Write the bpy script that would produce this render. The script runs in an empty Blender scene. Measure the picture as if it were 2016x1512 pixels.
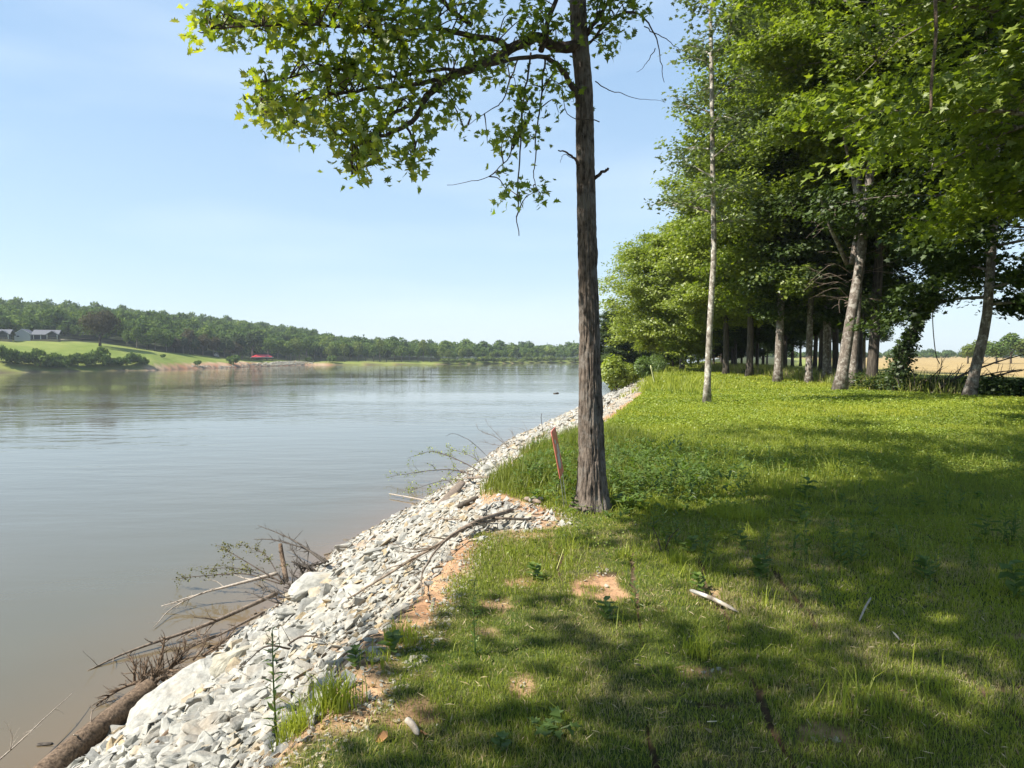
import bpy, bmesh, math
import numpy as np
from math import radians, sin, cos, pi, atan, tan
from mathutils import Vector, Matrix, Euler

# ------------------------------------------------------------------ camera, sky, sun, exposure
SC = bpy.context.scene
F, U0, V0, EYE = 1400.0, 1008.0, 756.0, 1.6
PITCH = atan(58 / 1400.0)
cam_d = bpy.data.cameras.new("camera")
cam = bpy.data.objects.new("camera", cam_d)
SC.collection.objects.link(cam)
cam.location = (0, 0, EYE)
cam.rotation_euler = (pi / 2 - PITCH, 0, 0)
cam_d.sensor_width = 36
cam_d.lens = F / 2016 * 36
cam_d.clip_start = 0.05
cam_d.clip_end = 6000
SC.camera = cam

SUN_EL, SUN_AZ = radians(47), radians(-110)      # azimuth from +Y, clockwise positive
sdir = Vector((sin(SUN_AZ) * cos(SUN_EL), cos(SUN_AZ) * cos(SUN_EL), sin(SUN_EL)))
sun_d = bpy.data.lights.new("sun", "SUN")
sun_d.energy = 5.0
sun_d.angle = radians(0.55)
sun_d.color = (1.0, 0.94, 0.84)
sun = bpy.data.objects.new("sun", sun_d)
SC.collection.objects.link(sun)
sun.location = (-60, -10, 80)
sun.rotation_euler = sdir.to_track_quat("Z", "Y").to_euler()

W = bpy.data.worlds.new("World")
SC.world = W
W.use_nodes = True
wn, wl = W.node_tree.nodes, W.node_tree.links
wn.clear()
w_out = wn.new("ShaderNodeOutputWorld")
w_bg = wn.new("ShaderNodeBackground")
w_sky = wn.new("ShaderNodeTexSky")
w_sky.sky_type = "NISHITA"
w_sky.sun_disc = False
w_sky.sun_elevation = SUN_EL
w_sky.sun_rotation = SUN_AZ
w_sky.altitude = 100
w_sky.air_density = 1.0
w_sky.dust_density = 0.5
w_sky.ozone_density = 1.2
w_bg.inputs["Strength"].default_value = 0.15
# thin cirrus streaks, part of the sky
w_tc = wn.new("ShaderNodeTexCoord")
w_map = wn.new("ShaderNodeMapping")
w_map.inputs["Rotation"].default_value = (0, radians(-24), radians(20))
w_map.inputs["Scale"].default_value = (1.0, 1.6, 6.0)
w_n = wn.new("ShaderNodeTexNoise")
w_n.inputs["Scale"].default_value = 1.7
w_n.inputs["Detail"].default_value = 5
w_n.inputs["Roughness"].default_value = 0.45
w_r = wn.new("ShaderNodeValToRGB")
w_r.color_ramp.elements[0].position = 0.46
w_r.color_ramp.elements[0].color = (0, 0, 0, 1)
w_r.color_ramp.elements[1].position = 0.80
w_r.color_ramp.elements[1].color = (0.26, 0.26, 0.26, 1)
w_mix = wn.new("ShaderNodeMix")
w_mix.data_type = "RGBA"
w_mix.inputs[7].default_value = (3.6, 3.9, 4.2, 1)
# humid summer air: the clear-sky colour is evened out towards a milky blue
w_sep = wn.new("ShaderNodeSeparateXYZ")
w_grad = wn.new("ShaderNodeValToRGB")
for _ in range(2):
    w_grad.color_ramp.elements.new(0.5)
for e_, (p_, c_) in zip(w_grad.color_ramp.elements, [(0.0, (.57, .71, .80)), (0.14, (.48, .655, .82)), (0.45, (.325, .52, .78)), (1.0, (.20, .38, .70))]):
    e_.position = p_
    e_.color = (*c_, 1)
w_sc = wn.new("ShaderNodeVectorMath")
w_sc.operation = "SCALE"
w_sc.inputs["Scale"].default_value = 3.3
w_veil = wn.new("ShaderNodeMix")
w_veil.data_type = "RGBA"
w_veil.inputs[0].default_value = 0.82
wl.new(w_tc.outputs["Generated"], w_sep.inputs[0])
wl.new(w_sep.outputs["Z"], w_grad.inputs["Fac"])
wl.new(w_grad.outputs["Color"], w_sc.inputs[0])
wl.new(w_sky.outputs["Color"], w_veil.inputs[6])
wl.new(w_sc.outputs[0], w_veil.inputs[7])
wl.new(w_tc.outputs["Generated"], w_map.inputs["Vector"])
wl.new(w_map.outputs["Vector"], w_n.inputs["Vector"])
wl.new(w_n.outputs["Fac"], w_r.inputs["Fac"])
wl.new(w_r.outputs["Color"], w_mix.inputs[0])
wl.new(w_veil.outputs[2], w_mix.inputs[6])
wl.new(w_mix.outputs[2], w_bg.inputs["Color"])
wl.new(w_bg.outputs["Background"], w_out.inputs["Surface"])

vs = SC.view_settings
vs.view_transform = "Standard"
vs.look = "None"
vs.gamma = 1
vs.use_curve_mapping = False
vs.exposure = 1.12
SC.render.engine = "CYCLES"
SC.cycles.max_bounces = 7
SC.cycles.diffuse_bounces = 3
SC.cycles.glossy_bounces = 2
SC.cycles.transmission_bounces = 4
SC.cycles.volume_bounces = 0
SC.cycles.transparent_max_bounces = 4
SC.cycles.use_denoising = True
SC.cycles.sample_clamp_indirect = 6

# ------------------------------------------------------------------ helpers
A = np.array
CP, SP = cos(PITCH), sin(PITCH)


def ray(u, v):
    a, b = (u - U0) / F, (V0 - v) / F
    return A([a, CP + b * SP, -SP + b * CP])


def P(u, v, Y):
    d = ray(u, v)
    return A([0, 0, EYE]) + d * (Y / d[1])


def proj(p):
    p = np.atleast_2d(p) - A([0, 0, EYE])
    yc = p[:, 1] * CP - p[:, 2] * SP
    zc = p[:, 1] * SP + p[:, 2] * CP
    yc = np.where(np.abs(yc) < 1e-3, 1e-3, yc)
    return U0 + F * p[:, 0] / yc, V0 - F * zc / yc, yc


def hash3(ix, iy, iz, s):
    n = (ix.astype(np.int64) * 374761393 + iy.astype(np.int64) * 668265263 + iz.astype(np.int64) * 1442695041 + s * 974711) & 0xFFFFFFFF
    n = ((n ^ (n >> 13)) * 1274126177) & 0xFFFFFFFF
    n = ((n ^ (n >> 15)) * 2246822519) & 0xFFFFFFFF
    return ((n ^ (n >> 16)) & 0xFFFFFF) / float(0xFFFFFF)


def vnoise(x, y, z=None, s=0):
    x, y = np.asarray(x, float), np.asarray(y, float)
    z = np.zeros_like(x) if z is None else np.asarray(z, float)
    ix, iy, iz = np.floor(x), np.floor(y), np.floor(z)
    fx, fy, fz = x - ix, y - iy, z - iz
    fx, fy, fz = fx * fx * (3 - 2 * fx), fy * fy * (3 - 2 * fy), fz * fz * (3 - 2 * fz)
    r = 0
    for a in (0, 1):
        for b in (0, 1):
            for c in (0, 1):
                w = (fx if a else 1 - fx) * (fy if b else 1 - fy) * (fz if c else 1 - fz)
                r = r + w * hash3(ix + a, iy + b, iz + c, s)
    return r


def fbm(x, y, z=None, s=0, o=4):
    r, a, t = 0, 1.0, 0
    for i in range(o):
        k = 2.03 ** i
        r = r + a * vnoise(np.asarray(x) * k, np.asarray(y) * k, None if z is None else np.asarray(z) * k, s + i)
        t += a
        a *= 0.5
    return r / t


def mesh_np(name, V, faces, attrs=None, smooth=False):
    """V (N,3); faces: list of (n,k) int arrays; attrs: {name: (N,) or (N,3)}"""
    me = bpy.data.meshes.new(name)
    V = np.asarray(V, np.float32)
    faces = [np.asarray(f, np.int32) for f in faces if len(f)]
    me.vertices.add(len(V))
    me.vertices.foreach_set("co", V.ravel())
    loops = np.concatenate([f.ravel() for f in faces])
    starts, o = [], 0
    for f in faces:
        starts.append(o + np.arange(len(f)) * f.shape[1])
        o += f.size
    me.loops.add(len(loops))
    me.loops.foreach_set("vertex_index", loops)
    starts = np.concatenate(starts).astype(np.int32)
    me.polygons.add(len(starts))
    me.polygons.foreach_set("loop_start", starts)
    me.update(calc_edges=True)
    if smooth:
        me.polygons.foreach_set("use_smooth", np.ones(len(starts), bool))
    else:
        me.polygons.foreach_set("use_smooth", np.zeros(len(starts), bool))
    for k, a in (attrs or {}).items():
        a = np.asarray(a, np.float32)
        if a.ndim == 1:
            at = me.attributes.new(k, "FLOAT", "POINT")
            at.data.foreach_set("value", a)
        else:
            at = me.attributes.new(k, "FLOAT_COLOR", "POINT")
            at.data.foreach_set("color", np.hstack([a, np.ones((len(a), 1), np.float32)]).ravel())
    return me


class Buf:
    """collects geometry for one mesh"""

    def __init__(s):
        s.V, s.F, s.n, s.R = [], {}, 0, []

    def add(s, V, faces, rnd=None):
        V = np.asarray(V, float)
        for f in faces:
            f = np.asarray(f, np.int64)
            if len(f):
                s.F.setdefault(f.shape[1], []).append(f + s.n)
        s.V.append(V)
        s.R.append(np.full(len(V), 0.5) if rnd is None else np.broadcast_to(np.asarray(rnd, float), (len(V),)))
        s.n += len(V)

    def mesh(s, name, smooth=False):
        return mesh_np(name, np.vstack(s.V), [np.vstack(f) for f in s.F.values()], {"rnd": np.concatenate(s.R)}, smooth)


COL = SC.collection


def link(name, me, mats, parent=None):
    o = bpy.data.objects.new(name, me)
    COL.objects.link(o)
    if me is not None and mats is not None and len(me.materials) == 0:
        for m in (mats if isinstance(mats, (list, tuple)) else [mats]):
            me.materials.append(m)
    if parent is not None:
        o.parent = parent
    return o


def tag(o, label=None, cat=None, group=None, kind=None):
    if label: o["label"] = label
    if cat: o["category"] = cat
    if group: o["group"] = group
    if kind: o["kind"] = kind
    return o


def empty(name, loc, label, cat, group=None, rz=0):
    o = bpy.data.objects.new(name, None)
    COL.objects.link(o)
    o.location = loc
    o.rotation_euler = (0, 0, rz)
    o.empty_display_size = 0.1
    return tag(o, label, cat, group)


def copy_tree(src, loc, rz=0, sc=1, label=None, group=None, cat=None):
    c = src.copy()
    COL.objects.link(c)
    c.location = loc
    c.rotation_euler = (0, 0, rz)
    c.scale = (sc, sc, sc) if np.isscalar(sc) else sc
    if label: c["label"] = label
    if group: c["group"] = group
    if cat: c["category"] = cat
    for ch in list(src.children):
        d = ch.copy()
        COL.objects.link(d)
        d.parent = c
        for g in list(ch.children):
            e = g.copy()
            COL.objects.link(e)
            e.parent = d
    return c


def tube(pts, rad, seg=8, cap=True):
    """quads of a tube along pts"""
    pts = np.asarray(pts, float)
    n = len(pts)
    rad = np.broadcast_to(np.asarray(rad, float), (n,))
    T = np.gradient(pts, axis=0)
    T /= np.linalg.norm(T, axis=1)[:, None] + 1e-9
    ref = A([1.0, 0, 0]) if abs(T[0][0]) < 0.8 else A([0, 1.0, 0])
    N = []
    nrm = np.cross(T[0], ref); nrm /= np.linalg.norm(nrm)
    for i in range(n):
        nrm = nrm - T[i] * np.dot(nrm, T[i])
        nrm /= np.linalg.norm(nrm) + 1e-9
        N.append(nrm)
    N = A(N)
    B = np.cross(T, N)
    th = np.linspace(0, 2 * pi, seg, endpoint=False)
    V = pts[:, None] + rad[:, None, None] * (N[:, None] * np.cos(th)[None, :, None] + B[:, None] * np.sin(th)[None, :, None])
    V = V.reshape(-1, 3)
    i = np.arange(n - 1)[:, None] * seg
    j = np.arange(seg)[None]
    j2 = (j + 1) % seg
    Q = np.stack([i + j, i + j2, i + seg + j2, i + seg + j], -1).reshape(-1, 4)
    faces = [Q]
    if cap:
        V = np.vstack([V, pts[0], pts[-1]])
        jj = np.arange(seg)
        jn = (jj + 1) % seg
        a = n * seg
        b = (n - 1) * seg
        faces.append(np.vstack([np.stack([np.full(seg, a), jn, jj], 1), np.stack([np.full(seg, a + 1), b + jj, b + jn], 1)]))
    return V, faces


def spline(pts, n):
    """Catmull-Rom resample"""
    pts = np.asarray(pts, float)
    if len(pts) == 2:
        t = np.linspace(0, 1, n)[:, None]
        return pts[0] * (1 - t) + pts[1] * t
    p = np.vstack([2 * pts[0] - pts[1], pts, 2 * pts[-1] - pts[-2]])
    out = []
    for t in np.linspace(0, len(pts) - 1 - 1e-6, n):
        i = int(t); f = t - i
        a, b, c, d = p[i], p[i + 1], p[i + 2], p[i + 3]
        out.append(0.5 * (2 * b + (c - a) * f + (2 * a - 5 * b + 4 * c - d) * f * f + (3 * b - a - 3 * c + d) * f ** 3))
    return A(out)


# ------------------------------------------------------------------ leaf shapes (x along the leaf, y across)
def mirror(half):
    h = A(half, float)
    return np.vstack([h, (h[::-1][(1 if h[-1][1] == 0 else 0):] * A([1, -1]))[: (-1 if h[0][1] == 0 else None)]])


OAK = mirror([(0, 0), (.16, .10), (.10, .34), (.30, .20), (.30, .50), (.52, .20), (.62, .36), (.72, .14), (1.0, 0)])
MAPLE = mirror([(0, 0), (.05, .38), (.32, .24), (.55, .52), (.58, .20), (1.0, 0)])
LANCE = mirror([(0, 0), (.3, .14), (.65, .12), (1, 0)])
OVAL = mirror([(0, 0), (.25, .28), (.65, .30), (1, 0)])
DIAM = A([(0, 0), (.5, .38), (1, 0), (.5, -.38)])
CLUMP = A([(0, 0), (.30, .46), (.42, .16), (1.0, .30), (.74, -.12), (.9, -.50), (.36, -.34)])


def unit(v):
    return v / (np.linalg.norm(v, axis=-1, keepdims=True) + 1e-9)


def leaves(Pt, size, nrm, shape, rng, curl=0.25, tang=None):
    N, k = len(Pt), len(shape)
    nrm = unit(nrm)
    t = rng.normal(size=(N, 3)) if tang is None else tang + rng.normal(size=(N, 3)) * 0.15
    t = unit(t - nrm * (t * nrm).sum(1, keepdims=True))
    b = np.cross(nrm, t)
    x = shape[:, 0][None, :, None]
    y = shape[:, 1][None, :, None]
    c = rng.uniform(-curl, curl * 1.6, N)[:, None, None]
    fold = rng.uniform(0.1, 0.5, N)[:, None, None]
    s = np.broadcast_to(np.asarray(size, float), (N,))[:, None, None]
    V = Pt[:, None] + s * (t[:, None] * x + b[:, None] * y + nrm[:, None] * (-c * x * x + fold * np.abs(y)))
    Fc = np.arange(N * k).reshape(N, k)
    return V.reshape(-1, 3), Fc


# ------------------------------------------------------------------ materials
WATER = -4.2


def mat_base(name):
    m = bpy.data.materials.new(name)
    m.use_nodes = True
    nt = m.node_tree
    nt.nodes.clear()
    out = nt.nodes.new("ShaderNodeOutputMaterial")
    return m, nt.nodes, nt.links, out


def ramp(nodes, stops):
    r = nodes.new("ShaderNodeValToRGB")
    el = r.color_ramp.elements
    while len(el) < len(stops):
        el.new(0.5)
    for e, (p, c) in zip(el, stops):
        e.position = p
        e.color = (*c, 1) if len(c) == 3 else c
    return r


def noise(nodes, links, vec, scale, detail=4, rough=0.55, sc3=None):
    n = nodes.new("ShaderNodeTexNoise")
    n.inputs["Scale"].default_value = scale
    n.inputs["Detail"].default_value = detail
    n.inputs["Roughness"].default_value = rough
    if sc3 is not None:
        mp = nodes.new("ShaderNodeMapping")
        mp.inputs["Scale"].default_value = sc3
        links.new(vec, mp.inputs["Vector"])
        vec = mp.outputs["Vector"]
    links.new(vec, n.inputs["Vector"])
    return n


def mixc(nodes, links, fac, a, b, mode="MIX"):
    m = nodes.new("ShaderNodeMix")
    m.data_type = "RGBA"
    m.blend_type = mode
    for sock, v in ((m.inputs[0], fac), (m.inputs[6], a), (m.inputs[7], b)):
        if isinstance(v, bpy.types.NodeSocket):
            links.new(v, sock)
        elif isinstance(v, (int, float)):
            sock.default_value = v
        else:
            sock.default_value = (*v, 1)
    return m.outputs[2]


def mat_leaf(name, stops, trans=0.45, tcol=(1.15, 1.2, 0.4), rough=0.5, gloss=0.06, far=False):
    """leaf tissue: colour from the per-leaf value, light passes through"""
    m, nd, lk, out = mat_base(name)
    at = nd.new("ShaderNodeAttribute"); at.attribute_name = "rnd"
    r = ramp(nd, stops)
    lk.new(at.outputs["Fac"], r.inputs["Fac"])
    col = r.outputs["Color"]
    d = nd.new("ShaderNodeBsdfDiffuse"); lk.new(col, d.inputs["Color"])
    t = nd.new("ShaderNodeBsdfTranslucent")
    tc = mixc(nd, lk, 1.0, col, tcol, "MULTIPLY")
    lk.new(tc, t.inputs["Color"])
    mx = nd.new("ShaderNodeMixShader"); mx.inputs[0].default_value = trans
    lk.new(d.outputs[0], mx.inputs[1]); lk.new(t.outputs[0], mx.inputs[2])
    last = mx.outputs[0]
    if gloss > 0:
        g = nd.new("ShaderNodeBsdfGlossy"); g.inputs["Roughness"].default_value = rough
        g.inputs["Color"].default_value = (.8, .8, .8, 1)
        m2 = nd.new("ShaderNodeMixShader"); m2.inputs[0].default_value = gloss
        lk.new(last, m2.inputs[1]); lk.new(g.outputs[0], m2.inputs[2])
        last = m2.outputs[0]
    lk.new(last, out.inputs["Surface"])
    return m


def mat_bark(name, dark, light, sxy=14, sz=2.2, blotch=None, bump=0.6, dist=0.02):
    m, nd, lk, out = mat_base(name)
    tc = nd.new("ShaderNodeTexCoord")
    n1 = noise(nd, lk, tc.outputs["Object"], 1.0, 6, 0.65, (sxy, sxy, sz))
    n2 = noise(nd, lk, tc.outputs["Object"], 3.0, 3)
    r = ramp(nd, [(0.32, dark), (0.66, light)])
    lk.new(n1.outputs["Fac"], r.inputs["Fac"])
    col = mixc(nd, lk, 0.35, r.outputs["Color"], n2.outputs["Fac"], "MULTIPLY")
    if blotch:
        n3 = noise(nd, lk, tc.outputs["Object"], 5.0, 5, 0.7)
        r3 = ramp(nd, [(0.50, (0, 0, 0)), (0.60, (1, 1, 1))])
        lk.new(n3.outputs["Fac"], r3.inputs["Fac"])
        col = mixc(nd, lk, r3.outputs["Color"], col, blotch)
    b = nd.new("ShaderNodeBsdfPrincipled")
    b.inputs["Roughness"].default_value = 0.9
    b.inputs["Specular IOR Level"].default_value = 0.2
    lk.new(col, b.inputs["Base Color"])
    bp = nd.new("ShaderNodeBump")
    bp.inputs["Strength"].default_value = bump
    bp.inputs["Distance"].default_value = dist
    lk.new(n1.outputs["Fac"], bp.inputs["Height"])
    lk.new(bp.outputs[0], b.inputs["Normal"])
    lk.new(b.outputs[0], out.inputs["Surface"])
    return m


def mat_plain(name, c, rough=0.7, var=0.15, scale=4.0, bump=0.0, metallic=0, c2=None, sc3=None):
    m, nd, lk, out = mat_base(name)
    tc = nd.new("ShaderNodeTexCoord")
    n1 = noise(nd, lk, tc.outputs["Object"], scale, 5, 0.6, sc3)
    c = A(c, float)
    lo = tuple(c * (1 - var)) if c2 is None else tuple(c2)
    r = ramp(nd, [(0.35, lo), (0.65, tuple(np.minimum(c * (1 + var), 0.95)))])
    lk.new(n1.outputs["Fac"], r.inputs["Fac"])
    b = nd.new("ShaderNodeBsdfPrincipled")
    b.inputs["Roughness"].default_value = rough
    b.inputs["Metallic"].default_value = metallic
    lk.new(r.outputs["Color"], b.inputs["Base Color"])
    if bump:
        bp = nd.new("ShaderNodeBump"); bp.inputs["Strength"].default_value = bump; bp.inputs["Distance"].default_value = 0.02
        lk.new(n1.outputs["Fac"], bp.inputs["Height"]); lk.new(bp.outputs[0], b.inputs["Normal"])
    lk.new(b.outputs[0], out.inputs["Surface"])
    return m


def mat_rock(name, pale, grey, tan_c, amount=0.5):
    m, nd, lk, out = mat_base(name)
    geo = nd.new("ShaderNodeNewGeometry")
    at = nd.new("ShaderNodeAttribute"); at.attribute_name = "rnd"
    n1 = noise(nd, lk, geo.outputs["Position"], 7.0, 8, 0.7)
    n2 = noise(nd, lk, geo.outputs["Position"], 1.8, 4, 0.6)
    n3 = noise(nd, lk, geo.outputs["Position"], 45.0, 4, 0.7)
    r = ramp(nd, [(0.30, grey), (0.62, pale)])
    lk.new(n1.outputs["Fac"], r.inputs["Fac"])
    r2 = ramp(nd, [(0.0, (0.55, 0.56, 0.58)), (0.12, (0.8, 0.8, 0.8)), (0.3, (1, 1, 1)), (0.86, (1, 1, 1)), (0.96, tan_c)])
    lk.new(at.outputs["Fac"], r2.inputs["Fac"])
    c = mixc(nd, lk, 1.0, r.outputs["Color"], r2.outputs["Color"], "MULTIPLY")
    r3 = ramp(nd, [(0.56, (0, 0, 0)), (0.72, (1, 1, 1))])
    lk.new(n2.outputs["Fac"], r3.inputs["Fac"])
    f = nd.new("ShaderNodeMath"); f.operation = "MULTIPLY"; f.inputs[1].default_value = amount
    lk.new(r3.outputs["Color"], f.inputs[0])
    c = mixc(nd, lk, f.outputs[0], c, tuple(A(pale) * A(tan_c)))
    sp = nd.new("ShaderNodeSeparateXYZ"); lk.new(geo.outputs["Position"], sp.inputs[0])
    wr = nd.new("ShaderNodeMapRange"); wr.inputs[1].default_value = WATER + .02; wr.inputs[2].default_value = WATER + .22
    lk.new(sp.outputs["Z"], wr.inputs[0])
    c = mixc(nd, lk, wr.outputs[0], (.13, .105, .075), c)
    n5 = noise(nd, lk, geo.outputs["Position"], 2.3, 5, 0.65)
    r5 = ramp(nd, [(.52, (0, 0, 0)), (.72, (.5, .5, .5))])
    lk.new(n5.outputs["Fac"], r5.inputs["Fac"])
    c = mixc(nd, lk, r5.outputs["Color"], c, (.27, .205, .14))
    b = nd.new("ShaderNodeBsdfPrincipled")
    b.inputs["Roughness"].default_value = 0.88
    b.inputs["Specular IOR Level"].default_value = 0.25
    lk.new(c, b.inputs["Base Color"])
    add = nd.new("ShaderNodeMath"); add.operation = "ADD"
    m3 = nd.new("ShaderNodeMath"); m3.operation = "MULTIPLY"; m3.inputs[1].default_value = 0.25
    lk.new(n3.outputs["Fac"], m3.inputs[0])
    lk.new(n1.outputs["Fac"], add.inputs[0]); lk.new(m3.outputs[0], add.inputs[1])
    bp = nd.new("ShaderNodeBump"); bp.inputs["Strength"].default_value = 0.7; bp.inputs["Distance"].default_value = 0.035
    lk.new(add.outputs[0], bp.inputs["Height"])
    lk.new(bp.outputs[0], b.inputs["Normal"])
    lk.new(b.outputs[0], out.inputs["Surface"])
    return m


M = {}
M["oak_leaf"] = mat_leaf("oak_leaf", [(0.0, (.05, .085, .014)), (0.5, (.12, .18, .022)), (0.8, (.24, .31, .03)), (1.0, (.40, .42, .05))], 0.55, gloss=0.05)
M["leaf_a"] = mat_leaf("maple_leaf", [(0.0, (.08, .12, .018)), (0.6, (.20, .26, .034)), (1.0, (.37, .42, .055))], 0.5, gloss=0.05)
M["leaf_b"] = mat_leaf("bright_leaf", [(0.0, (.11, .15, .022)), (0.6, (.25, .31, .038)), (1.0, (.40, .44, .07))], 0.5, gloss=0.05)
M["leaf_c"] = mat_leaf("shade_leaf", [(0.0, (.024, .044, .012)), (0.6, (.060, .095, .020)), (1.0, (.13, .17, .032))], 0.3, gloss=0.03)  # darker leaf tone, shade of the wood put into the colour
M["leaf_silver"] = mat_leaf("sycamore_leaf", [(0.0, (.06, .09, .04)), (0.6, (.11, .15, .06)), (1.0, (.22, .26, .13))], 0.4, gloss=0.06)
M["far_leaf"] = mat_leaf("far_leaf", [(0.0, (.045, .078, .026)), (0.5, (.095, .145, .040)), (0.85, (.165, .22, .055)), (1.0, (.24, .28, .075))], 0.25, gloss=0)
M["far_brown"] = mat_leaf("far_brown_leaf", [(0.0, (.045, .042, .026)), (0.6, (.095, .085, .048)), (1.0, (.16, .14, .08))], 0.2, gloss=0)
M["weed_leaf"] = mat_leaf("weed_leaf", [(0.0, (.055, .10, .018)), (0.6, (.12, .19, .035)), (1.0, (.24, .31, .06))], 0.45, gloss=0.05)
M["grass"] = mat_leaf("grass_blade", [(0.0, (.095, .115, .026)), (0.3, (.19, .225, .040)), (0.62, (.28, .325, .040)), (0.79, (.37, .40, .042)), (0.88, (.34, .29, .14)), (1.0, (.46, .38, .23))], 0.45, (1.1, 1.15, .6), gloss=0.03)
M["bark_oak"] = mat_bark("furrowed_bark", (.024, .018, .014), (.26, .21, .17), 34, 9, (.17, .15, .13), 1.0, 0.03)
M["bark_pale"] = mat_bark("pale_bark", (.10, .08, .06), (.40, .36, .30), 9, 6, (.50, .47, .41), 0.5)
M["bark_lichen"] = mat_bark("lichen_bark", (.07, .055, .045), (.24, .20, .165), 14, 4, (.30, .275, .24), 0.7)
M["bark_dark"] = mat_bark("dark_bark", (.03, .025, .02), (.13, .11, .09), 14, 2.5, None, 0.6)
M["bark_dead"] = mat_bark("dead_wood", (.10, .075, .055), (.34, .27, .21), 20, 4, None, 0.5)
M["bark_bleached"] = mat_bark("bleached_wood", (.28, .23, .18), (.55, .48, .40), 20, 6, None, 0.4)
M["bark_log"] = mat_bark("log_bark", (.055, .038, .026), (.26, .185, .125), 22, 22, None, 0.9, 0.03)
M["twig"] = mat_bark("twig_bark", (.03, .022, .016), (.12, .09, .07), 20, 20, None, 0.3)
M["rock"] = mat_rock("limestone", (.42, .41, .365), (.18, .18, .168), (1.0, .80, .55))
M["rock_tan"] = mat_rock("stained_limestone", (.41, .39, .32), (.24, .22, .17), (1.0, .74, .38), 0.9)

# ------------------------------------------------------------------ terrain
WATER = -4.2
YW = [-400, 0, 10, 15, 20.7, 27.8, 47, 88, 200, 420, 700, 1500]
XW = [-9, -6.6, -6.05, -5.6, -5.2, -3.5, -.3, 10.8, 45, 115, 210, 480]
YC = [-400, 0, 2.75, 3.2, 5.9, 8.5, 12.3, 14.7, 16.5, 29, 60, 88, 200, 420, 700, 1500]
XC = [-2, -1.25, -.92, -.75, -.45, -.25, .42, 1.3, 2.1, 5.2, 12.2, 19.5, 54, 125, 222, 500]
UR = [-12000, -3000, -500, 0, 300, 450, 600, 750, 900, 1100, 1240, 1330, 1420]
RR = [190, 200, 232, 280, 294, 336, 403, 414, 428, 508, 555, 760, 2500]
TT = [-30, -6, 0, 8, 38, 65, 100, 200, 350, 600, 1600]
UT = [-3000, -500, 0, 200, 320, 450, 600, 750, 900, 1300]
TZ = A([[-8, -5.5, -4.2, 0, 4.5, 7.5, 9, 18, 30, 34, 34],
        [-8, -5.5, -4.2, 0, 4.5, 7.5, 9, 18, 30, 34, 34],
        [-8, -5.5, -4.2, -.6, 4.3, 6.7, 8, 17, 29, 33, 33],
        [-8, -5.5, -4.2, -1.2, 4.6, 6.5, 8, 15.5, 26, 30, 30],
        [-8, -5.5, -4.2, -1.9, 2.0, 4.0, 7, 14, 23, 28, 28],
        [-8, -5.5, -4.2, -2.3, -.6, 1.5, 5, 12, 21, 26, 26],
        [-8, -5.5, -4.2, -2.2, -1.2, .6, 4, 8.5, 15, 18, 18],
        [-8, -5.5, -4.2, -2.4, -1.6, -1, -.4, 1, 2.4, 3, 3],
        [-8, -5.5, -4.2, -3, -2.6, -2.4, -2.2, -2, -2, -2, -2],
        [-8, -5.5, -4.2, -3, -2.6, -2.4, -2.2, -2, -2, -2, -2]])


def far_h(x, y):
    r = np.hypot(x, y)
    th = np.arctan2(x, np.maximum(y, 1e-3))
    th = np.where(y <= 0, np.where(x < 0, -1.5, 1.5), th)
    u = U0 + F * np.tan(np.clip(th, -1.45, 1.45))
    R = np.interp(u, UR, RR)
    t = r - R + (fbm(x * .03, y * .03, None, 5) - .5) * 8
    ui = np.clip(np.interp(u, UT, np.arange(len(UT))), 0, len(UT) - 1.001)
    ti = np.clip(np.interp(t, TT, np.arange(len(TT))), 0, len(TT) - 1.001)
    i, j = ui.astype(int), ti.astype(int)
    a, b = ui - i, ti - j
    z = TZ[i, j] * (1 - a) * (1 - b) + TZ[i + 1, j] * a * (1 - b) + TZ[i, j + 1] * (1 - a) * b + TZ[i + 1, j + 1] * a * b
    z = z + np.where(t > 2, (fbm(x * .05, y * .05, None, 9) - .5) * 1.2, 0)
    return np.where(u > 1420, -8, z), t, u


def near_h(x, y):
    a = np.interp(y, YW, XW)
    b = np.interp(y, YC, XC)
    wob = (fbm(x * .5, y * .5, None, 3) - .5) * .7
    t = (x - a + wob) / (b - a)
    lawn = np.zeros_like(x) + (fbm(x * .35, y * .35, None, 11) - .5) * .10 + (fbm(x * .04, y * .04, None, 12) - .5) * .5 * np.clip((np.hypot(x, y) - 8) / 30, 0, 1)
    lawn = lawn - np.clip((x - 24) / 60, 0, 1) * np.clip(y / 60, 0, 1) * 1.0
    tc = np.clip(t, 0, 1)
    bank = WATER * (1 - (tc * .93 + .07 * np.sin(tc * pi / 2)))
    k = np.clip((t - .92) / .16, 0, 1); k = k * k * (3 - 2 * k)
    z = bank * (1 - k) + lawn * k
    z = np.where(t < 0, WATER + np.maximum(t * (b - a) * .45, -4), z)
    bumpy = np.clip(1 - np.abs(t - .45) / .6, 0, 1)
    z = z + bumpy * (fbm(x * 1.7, y * 1.7, None, 21) - .5) * .30
    return z, t


def H(x, y):
    x, y = np.atleast_1d(np.asarray(x, float)), np.atleast_1d(np.asarray(y, float))
    n, t = near_h(x, y)
    f, ft, u = far_h(x, y)
    return np.maximum(n, f)


def h1(x, y):
    return float(H(x, y)[0])


def T(u, v, dmax=700):
    """where the sight line through a photo point meets the ground"""
    d = ray(u, v)
    Y = np.concatenate([np.arange(1.2, 40, .03), np.arange(40, dmax, .4)])
    p = A([0, 0, EYE]) + d[None] * (Y / d[1])[:, None]
    hh = H(p[:, 0], p[:, 1])
    k = np.argmax(p[:, 2] < hh)
    if p[k, 2] >= hh[k]:
        k = len(Y) - 1
    return A([p[k, 0], p[k, 1], hh[k]])


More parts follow.
